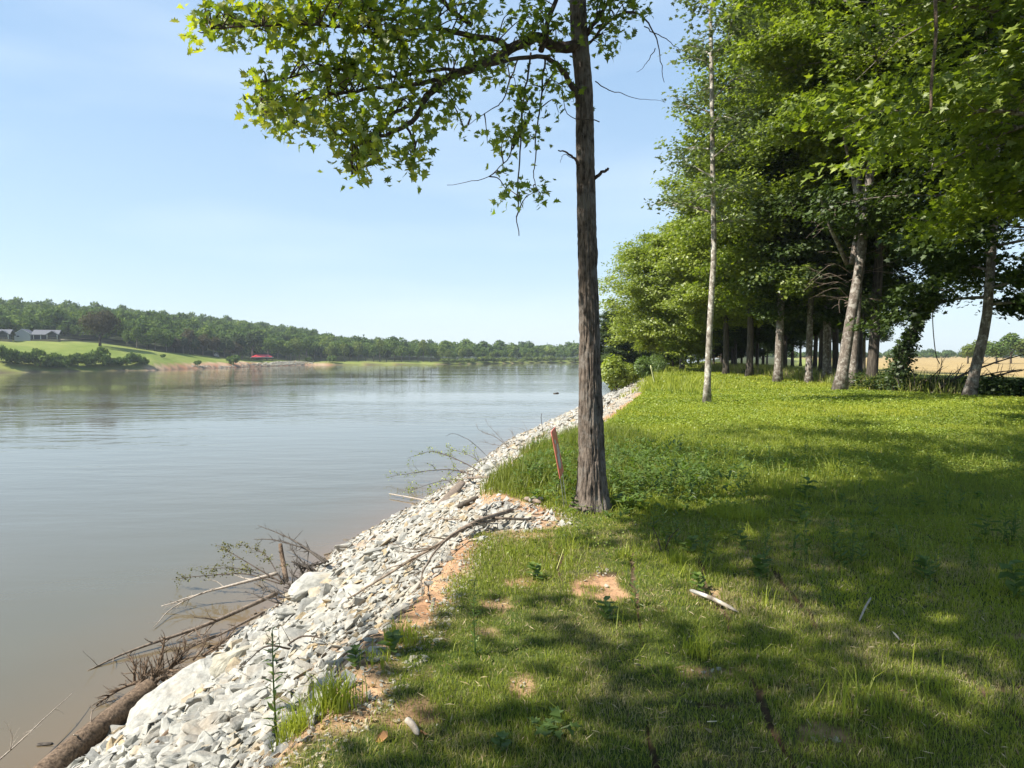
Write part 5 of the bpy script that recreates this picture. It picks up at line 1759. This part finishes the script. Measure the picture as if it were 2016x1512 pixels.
k = (x > grass_edge(y) - .35) & (x < y * .8 + .5)
x, y = x[k], y[k]; n = len(x)
Pt = np.stack([x, y, H(x, y) + rng.uniform(.004, .03, n)], 1)
V, Fc = leaves(Pt, rng.uniform(.015, .06, n), rng.normal(0, .35, (n, 3)) + A([0, 0, 1]), A([(0, 0), (.5, .05), (1, 0), (.5, -.05)]), rng)
B.add(V, [Fc], np.repeat(rng.uniform(0, 1, n), 4))
M["straw"] = mat_leaf("dry_straw", [(0.0, (.16, .11, .06)), (0.6, (.36, .28, .16)), (1.0, (.52, .43, .28))], .15, (1, 1, 1), gloss=0)
tag(link("thatch", B.mesh("thatch"), M["straw"]), "dry clippings and dead blades lying over soil and turf", "thatch", kind="stuff")

# ------------------------------------------------------------------ signs
M["sign_red"] = mat_plain("sign_red", (.74, .19, .15), .45, .2, 9)
M["sign_white"] = mat_plain("sign_white", (.62, .62, .60), .5, .08, 9)
M["sign_yellow"] = mat_plain("sign_yellow", (.62, .62, .30), .5, .1, 5)
M["wire"] = mat_plain("galvanised_wire", (.35, .38, .36), .4, .1, 9, metallic=.7)


def box(B, c, s, R=None, bev=0):
    c, s = A(c, float), A(s, float) / 2
    V = A([[x, y, z] for x in (-1, 1) for y in (-1, 1) for z in (-1, 1)]) * s
    if R is not None:
        V = V @ A(R).T
    Q = A([[0, 1, 3, 2], [4, 6, 7, 5], [0, 4, 5, 1], [2, 3, 7, 6], [0, 2, 6, 4], [1, 5, 7, 3]])
    B.add(V + c, [Q])


foot = T(1116, 1000)
Ys = foot[1]
sg = empty("yard_sign", tuple(foot), "red and white yard sign turned nearly edge-on, leaning left on thin wire legs by the big trunk", "sign")
sg["label"] = "red and white yard sign seen nearly edge-on, leaning left on wire legs by the trunk"
k_ = Ys / F
up = unit(P(1089, 845, Ys) - P(1106, 935, Ys))
hd = A([cos(radians(80)), sin(radians(80)), 0]); hd = unit(hd - up * np.dot(hd, up)); nn = np.cross(hd, up)
Rg = np.stack([hd, nn, up], 1)
cen = (P(1089, 845, Ys) + P(1106, 935, Ys)) / 2 - foot
Hs = np.linalg.norm(P(1089, 845, Ys) - P(1106, 935, Ys))
Wd = .40
B = Buf(); box(B, cen, (Wd, .006, Hs), Rg); link("panel", B.mesh("panel"), M["sign_red"], sg)
for sd in (1, -1):
    B = Buf()
    for (dx, dz, w_, h_) in [(-.02, -.10, .20, .14), (.05, .02, .16, .12), (-.06, .12, .10, .05), (.02, -.02, .26, .03)]:
        # a rounded pale emblem, laid 3 mm proud of the panel
        a_ = np.linspace(0, 2 * pi, 20, endpoint=False)
        loc = np.stack([dx + np.sign(np.cos(a_)) * np.abs(np.cos(a_)) ** .6 * w_ / 2, np.full(20, sd * (.0045 + .0012 * (h_ * 10 % 1))), dz + np.sign(np.sin(a_)) * np.abs(np.sin(a_)) ** .6 * h_ / 2], 1)
        B.add(loc @ Rg.T + cen, [np.arange(20)[None]])
    link("emblem", B.mesh("emblem"), M["sign_white"], sg)
for sx in (-.13, .13):
    B = Buf()
    a_ = cen + Rg @ A([sx, 0, -Hs / 2 + .08]); b_ = A([.0, 0, -.1]) + hd * sx * .8
    V, f = tube([a_, b_], .0032, 6); B.add(V, f)
    link("wire_leg", B.mesh("wire_leg"), M["wire"], sg)


def edge_sign(u0, v0, u1, v1, w, mat, label):
    ft = T(u1, v1)
    Y = ft[1]
    rt = empty("marker_sign", tuple(ft), label, "sign")
    a_, b_ = P(u0, v0, Y), P(u1, v1, Y)
    up = unit(a_ - b_); hd = A([cos(radians(72)), sin(radians(72)), 0]); hd = unit(hd - up * np.dot(hd, up))
    R_ = np.stack([hd, np.cross(hd, up), up], 1)
    hh = np.linalg.norm(a_ - b_)
    B = Buf()
    o_ = (a_ + b_) / 2 - ft
    V = A([[-w / 2, 0, -hh * .42], [w / 2, 0, -hh * .42], [w / 2, 0, hh * .36], [0, 0, hh * .5], [-w / 2, 0, hh * .36]])
    VV = np.vstack([V + A([0, .012, 0]), V - A([0, .012, 0])]) @ R_.T + o_
    B.add(VV, [A([[0, 1, 2, 3, 4]]), A([[9, 8, 7, 6, 5]]), A([[i, i + 5, (i + 1) % 5 + 5, (i + 1) % 5] for i in range(5)])])
    link("panel", B.mesh("panel"), M[mat], rt)
    B = Buf(); V, f = tube([A([0, 0, -.2]), o_ - up * hh * .3], .014, 6); B.add(V, f)
    link("post", B.mesh("post"), M["wire"], rt)


edge_sign(1281, 719, 1290, 760, .42, "sign_yellow", "pale yellow pointed marker sign leaning left at the end of the rock slope")
edge_sign(1283, 712, 1286, 722, .3, "sign_white", "tiny white marker far behind the yellow sign among the shrubs")

# ------------------------------------------------------------------ single weeds in the lawn
def weed_mesh(seed, h, pairs, L, shape, lean=.1, whorl=2):
    r = np.random.default_rng(seed)
    q = spline([A([0, 0, -.02]), A([r.normal(0, lean) * h * .3, r.normal(0, lean) * h * .3, h * .5]), A([r.normal(0, lean) * h, r.normal(0, lean) * h, h])], 10)
    Bs = Buf(); V, f = tube(q, np.linspace(.0035, .0015, 10) * (1 + h), 5, False); Bs.add(V, f)
    Pt, tg, sz, nr = [], [], [], []
    for i in range(pairs):
        t = (i + 1) / pairs
        c = A([np.interp(t, np.linspace(0, 1, 10), q[:, k]) for k in range(3)])
        for w in range(whorl):
            a = i * 1.57 + w * 2 * pi / whorl + r.normal(0, .25)
            d = A([cos(a), sin(a), .25 + .5 * t])
            Pt.append(c); tg.append(unit(d)); sz.append(L * (1.05 - .45 * t) * r.uniform(.75, 1.15)); nr.append(A([-cos(a) * .4, -sin(a) * .4, 1]))
    V, Fc = leaves(A(Pt), A(sz), A(nr), shape, r, curl=.35, tang=A(tg) * 3)
    return Bs.mesh("stem"), mesh_np("leaves", V, [Fc], {"rnd": np.repeat(np.clip(r.normal(.5, .18, len(Pt)), 0, 1), len(shape))})


WK = [weed_mesh(1, .26, 8, .11, LANCE, whorl=2), weed_mesh(2, .16, 6, .12, OVAL, whorl=2), weed_mesh(3, .34, 10, .10, LANCE, whorl=3), weed_mesh(4, .10, 5, .09, OVAL, whorl=3), weed_mesh(5, .42, 15, .055, LANCE, whorl=3)]
for a_, b_ in WK:
    a_.materials.append(M["weed_leaf"]); b_.materials.append(M["weed_leaf"])


def weed(u, v, kind, sc, label, group="broadleaf weeds standing in the lawn"):
    p = T(u, v)
    rt = empty("weed", tuple(p), label, "weed", group, rng.uniform(0, 6.28))
    rt.scale = (sc, sc, sc)
    link("stem", WK[kind][0], None, rt); link("leaves", WK[kind][1], None, rt)
    return rt


NAMED = [(937, 1290, 4, .95, "tall slender seedling in the sunny turf, right of the orange soil edge"), (1053, 1140, 3, 1.0, "small bright weed beside the dark hole in the sunny turf"), (1195, 1222, 1, .8, "flat leafy weed just below the orange soil patch"),
         (1250, 1196, 0, .6, "small weed right of the orange soil patch"), (1375, 1165, 3, 1.0, "small weed in the dark hole behind the white bleached stick"), (1820, 1140, 3, 1.3, "pale weed in the sun fleck at the right"),
         (2000, 1175, 1, 1.3, "large-leaved weed at the right edge of the photo"), (1940, 1070, 1, 1.3, "broad weed above the large-leaved one at the right edge"), (1497, 1135, 3, 1.3, "small weed beside the dark sod gap in mid-lawn"),
         (1562, 1110, 0, .95, "taller weed right of the dark sod gap in mid-lawn"), (1640, 1090, 2, .8, "weed cluster leaning left in the shaded mid-lawn"), (1575, 1035, 1, 1.2, "pale star-shaped weed in the shaded mid-lawn"),
         (1720, 1020, 0, 1.0, "slim weed in the shade right of the pale star-shaped one"), (1350, 930, 0, .9, "weed at the edge of the undergrowth right of the trunk"), (1424, 922, 2, 1.0, "leafy weed in the first shadow band"),
         (1508, 932, 2, 1.15, "brightest leafy weed in the lit strip of lawn"), (1545, 945, 0, 1.1, "weed close right of the brightest leafy one"), (1655, 938, 2, 1.0, "bunched weed in the middle of the lit strip"),
         (1585, 985, 1, 1.4, "low wide weed below the lit strip"), (1712, 925, 0, .9, "thin weed at the right part of the lit strip"), (1830, 935, 2, .8, "tall thin weed in the sunny grass at the right"),
         (1990, 915, 0, 1.0, "tall weed by the right edge in the sunny strip"), (1360, 1090, 3, 1.2, "small weed below the forked twig"), (1460, 1080, 1, .9, "low weed in the shade right of the forked twig"),
         (545, 1450, 4, 1.3, "tall thin weed growing among the stones at the bottom left of the turf"), (770, 1290, 3, 1.0, "small green weed on the orange soil edge"), (700, 1310, 3, .8, "tiny weed where stones meet orange soil"),
         (1265, 1010, 1, 1.2, "bright broadleaf weed just right of the trunk's foot"), (1225, 1005, 1, 1.0, "small broadleaf weed touching the right of the trunk's foot"), (1130, 1005, 1, 1.0, "broadleaf weed touching the left of the trunk's foot"),
         (1095, 1000, 0, .8, "weed beside the wire legs of the red and white sign"), (1300, 1000, 1, 1.2, "broadleaf weed two steps right of the trunk's foot"), (1055, 990, 3, 1.2, "small weed left of the sign's wire legs"),
         (985, 1490, 3, .7, "tiny weed in the bottom turf left of the lobed rosette"), (1805, 1005, 1, 1.0, "shaded weed in the right mid-lawn"), (1890, 1010, 0, .9, "shaded upright weed in the right mid-lawn")]
for (u, v, k, sc, lab) in NAMED:
    weed(u, v, k, sc, lab)
r = np.random.default_rng(301)
k = 0
while k < 64:
    u, v = r.uniform(1180, 2010), r.uniform(860, 1200)
    p = T(u, v)
    if p[0] < grass_edge(p[1]) + .4: continue
    k += 1
    weed(u, v, int(r.choice([0, 2, 4, 0, 3])), r.uniform(.45, .95), "slender green weed standing among the shaded grass of the lawn", "small weeds scattered over the lawn")
# lobed rosette
p = T(1092, 1452)
rt = empty("rosette_plant", tuple(p), "small dark green rosette of lobed leaves in the turf at the bottom centre", "plant")
r = np.random.default_rng(61)
n = 16
a_ = r.uniform(0, 6.28, n)
Pt = np.stack([np.cos(a_), np.sin(a_), np.zeros(n)], 1) * r.uniform(.01, .075, (n, 1)) + A([0, 0, .05])
V, Fc = leaves(Pt, r.uniform(.045, .07, n), r.normal(0, .25, (n, 3)) + A([0, 0, 1]), MAPLE, r, tang=np.stack([np.cos(a_), np.sin(a_), np.zeros(n)], 1) * 2)
link("leaves", mesh_np("leaves", V, [Fc], {"rnd": np.repeat(np.clip(r.normal(.4, .12, n), 0, 1), len(MAPLE))}), M["weed_leaf"], rt)
B = Buf()
for q_ in Pt:
    V, f = tube([A([0, 0, -.01]), q_ * A([.6, .6, 1]) * .7, q_], .0015, 4, False); B.add(V, f)
link("stem", B.mesh("stem"), M["weed_leaf"], rt)

# leafy undergrowth right and left of the big trunk
B = Buf()
r = np.random.default_rng(67)
n = 380
cx = np.concatenate([r.normal(2.0, .75, n), r.normal(1.6, .5, 160), r.normal(.9, .3, 60), r.normal(.4, .5, 220)]); cy = np.concatenate([r.normal(9.6, 1.2, n), r.normal(8.3, .5, 160), r.normal(7.25, .12, 60), r.normal(9.2, .8, 220)])
ok = (cx > grass_edge(cy) + .05) & (np.hypot(cx - OAKP[0], cy - OAKP[1]) > .25) & (cx < cy * .34)
for x, y in zip(cx[ok], cy[ok]):
    k = int(r.integers(0, 3)); h = r.uniform(.10, .40) * (.5 if y < 7.6 else 1)
    m_ = 9
    z0 = h1(x, y)
    t_ = r.uniform(.15, 1, m_)
    a_ = r.uniform(0, 6.28, m_)
    Pt = np.stack([np.full(m_, x), np.full(m_, y), z0 + t_ * h], 1)
    V, Fc = leaves(Pt, r.uniform(.05, .12, m_), np.stack([-np.cos(a_) * .4, -np.sin(a_) * .4, np.ones(m_)], 1), LANCE, r, tang=np.stack([np.cos(a_), np.sin(a_), .3 + 0 * a_], 1) * 2)
    B.add(V, [Fc], np.repeat(np.clip(r.normal(.45, .18, m_), 0, 1), len(LANCE)))
tag(link("weed_patch", B.mesh("weed_patch"), M["weed_leaf"]), "dense leafy weeds growing beside and behind the foot of the big trunk", "undergrowth", kind="stuff")

# small clumps of longer grass
for (u, v, hgt, nb, lab) in [(1362, 1290, .20, 60, "fresh green grass tuft below the white bleached stick"), (665, 1395, .22, 150, "yellowish grass tuft at the edge of stones and orange soil"), (590, 1440, .14, 60, "small grass tuft at the lower edge of the stones"),
                             (1640, 935, .34, 60, "tall bladed clump standing in the lit strip of lawn"), (1330, 1110, .16, 70, "grass tuft around the forked twig"), (1225, 1100, .13, 60, "short tuft in the sunny turf below the trunk"),
                             (1520, 970, .28, 30, "arching grass clump under the brightest leafy weed"), (745, 1300, .10, 60, "tiny tuft on the orange soil edge")]:
    p = T(u, v)
    n = nb
    x, y = rng.normal(0, .03 + hgt * .08, n), rng.normal(0, .03 + hgt * .08, n)
    V, qd, tr, c_ = blades(x, y, rng.uniform(.4, 1, n) * hgt, .005 + hgt * .008, rng, np.clip(rng.normal(.62, .1, n), 0, .79), .5, z=np.full(n, -.01))
    B = Buf(); B.add(V, [qd, tr], c_)
    o = link("grass_tuft", B.mesh("grass_tuft"), M["grass"]); o.location = tuple(p)
    tag(o, lab, "grass tuft")
# brown fallen leaves
for (u, v, a_, lab) in [(773, 1462, .3, "curled brown leaf left of the short white stick"), (838, 1458, 1.5, "orange-brown leaf touching the short white stick"), (1385, 1440, 2.0, "pale dead leaf in the sunny turf at the bottom"),
                        (1392, 1452, 1.0, "second pale dead leaf just below the other"), (1245, 1320, 2.2, "tan chip lying in the grass below the sunny turf"), (1775, 1275, .5, "small whitish leaf in the right shade")]:
    p = T(u, v) + A([0, 0, .035])
    V, Fc = leaves(A([[0, 0, 0]]), A([.055]), A([[.3, -.5, .8]]), OVAL, rng, curl=.6)
    me_ = mesh_np("dead_leaf", V - A([.02, 0, 0]), [Fc], {"rnd": np.full(len(V), .6)})
    o = link("dead_leaf", me_, mat_plain("dead_leaf", (.40, .20, .08) if u < 900 else (.50, .42, .30), .8, .2, 20)); o.location = tuple(p); o.rotation_euler = (0, 0, a_)
    tag(o, lab, "dead leaf")

# ------------------------------------------------------------------ houses and shelter across the river
M["siding"] = mat_plain("grey_siding", (.34, .35, .365), .8, .06, 2, sc3=(1, 1, 14))
M["siding_tan"] = mat_plain("tan_siding", (.33, .30, .25), .8, .06, 2, sc3=(1, 1, 14))
M["roof"] = mat_plain("grey_shingles", (.10, .105, .115), .85, .12, 3, sc3=(1, 1, 6))
M["trim"] = mat_plain("white_trim", (.55, .55, .53), .7, .04, 3)
M["shade_in"] = mat_plain("painted_shade", (.035, .04, .05), .5, .2, 2)  # shade of the open porch, painted as a near-black colour
M["deck"] = mat_plain("deck_wood", (.24, .20, .13), .85, .2, 3, sc3=(1, 1, 8))
M["glass"] = mat_plain("window_glass", (.05, .06, .08), .15, .1, 2)
M["red_roof"] = mat_plain("red_metal_roof", (.50, .045, .05), .5, .08, 2)
M["gravel"] = mat_plain("gravel_drive", (.44, .40, .33), .95, .12, 1)


def gable(B, x0, x1, y0, y1, e, pk, t=.18, axis="y", over=.35):
    """two pitched slabs; ridge runs along axis"""
    if axis == "y":
        xm = (x0 + x1) / 2
        sl = (pk - e) / (xm - x0)
        for (a, b) in ((x0 - over, xm), (x1 + over, xm)):
            za = e - over * sl
            V = A([[a, y0 - over, za], [b, y0 - over, pk], [b, y1, pk], [a, y1, za]])
            V = np.vstack([V, V - A([0, 0, t])])
            Q = A([[0, 1, 2, 3], [7, 6, 5, 4], [0, 4, 5, 1], [1, 5, 6, 2], [2, 6, 7, 3], [3, 7, 4, 0]])
            B.add(V, [Q if a < xm else Q[:, ::-1]])
    else:
        ym = (y0 + y1) / 2
        sl = (pk - e) / (ym - y0)
        for (a, b) in ((y0 - over, ym), (y1 + over, ym)):
            za = e - over * sl
            V = A([[x0, a, za], [x0, b, pk], [x1, b, pk], [x1, a, za]])
            V = np.vstack([V, V - A([0, 0, t])])
            Q = A([[0, 1, 2, 3], [7, 6, 5, 4], [0, 4, 5, 1], [1, 5, 6, 2], [2, 6, 7, 3], [3, 7, 4, 0]])
            B.add(V, [Q[:, ::-1] if a < ym else Q])


def wall_gable(B, x0, x1, y0, y1, e, pk, z0=0):
    xm = (x0 + x1) / 2
    V = A([[x0, y0, z0], [x1, y0, z0], [x1, y0, e], [xm, y0, pk], [x0, y0, e], [x0, y1, z0], [x1, y1, z0], [x1, y1, e], [xm, y1, pk], [x0, y1, e]])
    B.add(V, [A([[0, 1, 2, 3, 4]]), A([[9, 8, 7, 6, 5]]), A([[0, 4, 9, 5], [1, 6, 7, 2]])])


def house(p, rz, s, label, wallmat, windows):
    rt = empty("house", tuple(p), label, "house", None, rz)
    L = lambda *a: tuple(q * s for q in a)
    B = Buf(); wall_gable(B, -42 * s, -11 * s, 0, 55 * s, 12 * s, 22.5 * s, -6 * s); link("gable_wall", B.mesh("wall"), M[wallmat], rt)
    B = Buf(); box(B, L(6, 30, 3), L(33.5, 40, 18)); link("main_wall", B.mesh("wall"), M["shade_in"], rt)  # recessed wall, coloured dark as porch shade
    B = Buf(); gable(B, -42 * s, -11 * s, 0, 56 * s, 12 * s, 23 * s, .3 * 1, "y", 1.5 * s); gable(B, -10.5 * s, 44 * s, 4 * s, 52 * s, 11 * s, 22 * s, .3, "x", 1.5 * s); gable(B, 21 * s, 43 * s, -3 * s, 26 * s, 11.5 * s, 19 * s, .3, "y", 1 * s)
    link("roof", B.mesh("roof"), M["roof"], rt)
    B = Buf()
    for sx, x0, x1, y0, e, pk in ((1, -44.0, -26.5, -1.9, 11, 23.2), (1, -9.0, -26.5, -1.9, 11, 23.2)):
        V = A([[x0, y0, e], [x1, y0, pk], [x1, y0, pk - 1.6], [x0, y0, e - 1.6]]) * s
        B.add(np.vstack([V, V + A([0, .4 * s, 0])]), [A([[0, 1, 2, 3], [7, 6, 5, 4], [0, 4, 5, 1], [3, 2, 6, 7]])])
    link("fascia", B.mesh("fascia"), M["trim"], rt)
    B = Buf(); wall_gable(B, 22 * s, 42 * s, 2 * s, 3 * s, 11 * s, 18 * s, 10 * s); link("porch_gable", B.mesh("porch_gable"), M["shade_in"], rt)  # porch front under the gable, dark with the same painted shade
    B = Buf(); box(B, L(32, 14, 6), L(18, 22, 9)); link("porch_shade_box", B.mesh("porch_shade_box"), M["shade_in"], rt)  # dark box standing in for the shade inside the open porch
    for x in (22, 42, 8, -6):
        B = Buf(); box(B, L(x, -1 if x > 20 else 5, 5), L(1.4, 1.4, 13)); link("post", B.mesh("post"), M["trim"], rt)
    B = Buf(); box(B, L(33, 8, -3), L(23, 24, 6)); box(B, L(4, 6, -3.2), L(36, 8, 5.6)); link("deck", B.mesh("deck"), M["deck"], rt)
    B = Buf()
    for k in range(7):
        box(B, L(23 + k * 3.2, -3.6, 2), L(.5, .5, 4))
    box(B, L(32.5, -3.7, 4), L(20, .5, .6))
    link("railing", B.mesh("railing"), M["deck"], rt)
    for (x, z, w, h) in windows:
        B = Buf(); box(B, L(x, -.2, z), L(w + 1, .5, h + 1)); wn_ = link("window", B.mesh("window"), M["trim"], rt)
        B = Buf(); box(B, L(x, -.5, z), L(w, .5, h)); link("pane", B.mesh("pane"), M["glass"], wn_)
    return rt


hp = T(71, 671)
dist = np.hypot(hp[0], hp[1])
s_ = hp[1] / F * .86
print("house dist", dist, hp)
house(hp + A([0, 0, 4 * s_]), -math.atan(hp[0] / hp[1]) * .6, s_, "grey single-storey house with a pale gable and dark covered porch on the far meadow", "siding", [(-36, 6, 3, 3.5), (-33, 6, 2.2, 3.5)])
hp2 = T(-18, 671)
hh_ = house(hp2 + A([-2.2, 0, 4 * s_]), -math.atan(hp2[0] / hp2[1]) * .6, s_, "house with a tan roofed porch cut off by the left edge of the photo", "siding_tan", [(-30, 6, 3, 3.5)])
rd = [T(112, 669) + A([0, 0, .05]), T(128, 669), T(150, 669), T(165, 667), T(182, 666)]
V = []
for i, q_ in enumerate(rd):
    w_ = 2.6
    for sg_ in (-1, 1):
        V.append([q_[0], q_[1] + sg_ * w_, h1(q_[0], q_[1] + sg_ * w_) + .12])
me_ = mesh_np("gravel_drive", A(V), [A([[2 * i, 2 * i + 2, 2 * i + 3, 2 * i + 1] for i in range(4)])])
tag(link("gravel_drive", me_, M["gravel"]), kind="structure")
for (u, v0, v1, lab) in [(77, 640, 660, "thin utility pole behind the grey house"), (16, 638, 662, "thin utility pole above the left edge house")]:
    Y = 330
    p = P(u, v1, Y)
    B = Buf(); V, f = tube([A([0, 0, -6]), P(u, v0, Y) - p], .16, 6); B.add(V, f)
    q_ = P(u, v0 + 2, Y) - p
    box(B, q_, (2.4, .15, .15))
    o = link("utility_pole", B.mesh("utility_pole"), M["bark_bleached"]); o.location = tuple(p)
    tag(o, lab, "pole")

# red-roofed shelter
sp_ = T(520, 709)
s_ = sp_[1] / F
sh = empty("picnic_shelter", tuple(sp_), "open picnic shelter with a bright red metal roof on the far bank", "shelter", None, .35)
B = Buf()
V = A([[-25, -12, 6], [17, -12, 6], [17, 12, 6], [-25, 12, 6], [-14, -2, 11], [9, -2, 11], [9, 2, 11], [-14, 2, 11]]) * s_
B.add(V, [A([[0, 1, 5, 4], [1, 2, 6, 5], [2, 3, 7, 6], [3, 0, 4, 7], [4, 5, 6, 7], [3, 2, 1, 0]])])
link("roof", B.mesh("roof"), M["red_roof"], sh)
B = Buf(); box(B, (-4 * s_, -12.2 * s_, 5.6 * s_), (43 * s_, .4 * s_, .9 * s_)); link("fascia", B.mesh("fascia"), M["trim"], sh)
for x in (-23, -13, -4, 5, 15):
    for y in (-10, 10):
        B = Buf(); box(B, (x * s_, y * s_, 2 * s_), (.9 * s_, .9 * s_, 7 * s_)); link("post", B.mesh("post"), M["bark_dark"], sh)
B = Buf()
for x in (-18, -6, 6):
    box(B, (x * s_, 0, 1.6 * s_), (6 * s_, 3 * s_, .4 * s_)); box(B, (x * s_, 0, .7 * s_), (1 * s_, 1 * s_, 1.6 * s_))
link("tables", B.mesh("tables"), M["deck"], sh)
sh.children[-1].name = "table"
# white shed among trees
wp = T(425, 702)
s_ = wp[1] / F
B = Buf(); wall_gable(B, -4 * s_, 4 * s_, 0, 6 * s_, 5 * s_, 8 * s_, -2 * s_)
sd_ = empty("shed", tuple(wp), "small pale shed tucked under the trees left of the red-roofed shelter", "shed")
link("wall", B.mesh("wall"), M["trim"], sd_)
B = Buf(); gable(B, -4.3 * s_, 4.3 * s_, 0, 6.4 * s_, 5 * s_, 8.4 * s_, .2, "y", .6 * s_); link("roof", B.mesh("roof"), M["roof"], sd_)
# pale riprap and ramp on the far bank
B = Buf()
r = np.random.default_rng(81)
for i in range(900):
    u = r.normal(560, 24); t = r.uniform(.2, 8)
    x, y = far_at(u, t)
    V, Fc = ROCKS[int(r.integers(0, len(ROCKS)))]
    B.add(V * r.uniform(.5, 1.5) + A([x, y, h1(x, y) + .1]), [Fc], r.uniform())
for i in range(260):
    u = r.uniform(375, 520); t = r.uniform(.2, 4)
    x, y = far_at(u, t)
    V, Fc = ROCKS[int(r.integers(0, len(ROCKS)))]
    B.add(V * r.uniform(.4, 1.0) + A([x, y, h1(x, y) + .05]), [Fc], r.uniform())
tag(link("far_rubble", B.mesh("far_rubble"), M["rock_tan"]), "heap of pale rubble on the far bank below the red-roofed shelter", "rubble", kind="stuff")

# ------------------------------------------------------------------ humid air over the river
B = Buf(); box(B, (0, 0, (70 - 14) / 2 - 0), (4400, 4400, 84))
hz = link("haze", B.mesh("haze"), None)
m = bpy.data.materials.new("humid_air"); m.use_nodes = True
m.node_tree.nodes.clear()
o_ = m.node_tree.nodes.new("ShaderNodeOutputMaterial"); v_ = m.node_tree.nodes.new("ShaderNodeVolumePrincipled")
v_.inputs["Density"].default_value = 0.00020
v_.inputs["Color"].default_value = (.82, .9, 1, 1)
v_.inputs["Anisotropy"].default_value = 0.2
m.node_tree.links.new(v_.outputs[0], o_.inputs["Volume"])
hz.data.materials.append(m)
tag(hz, "pale summer haze lying over the river and the far hills", "haze", kind="stuff")
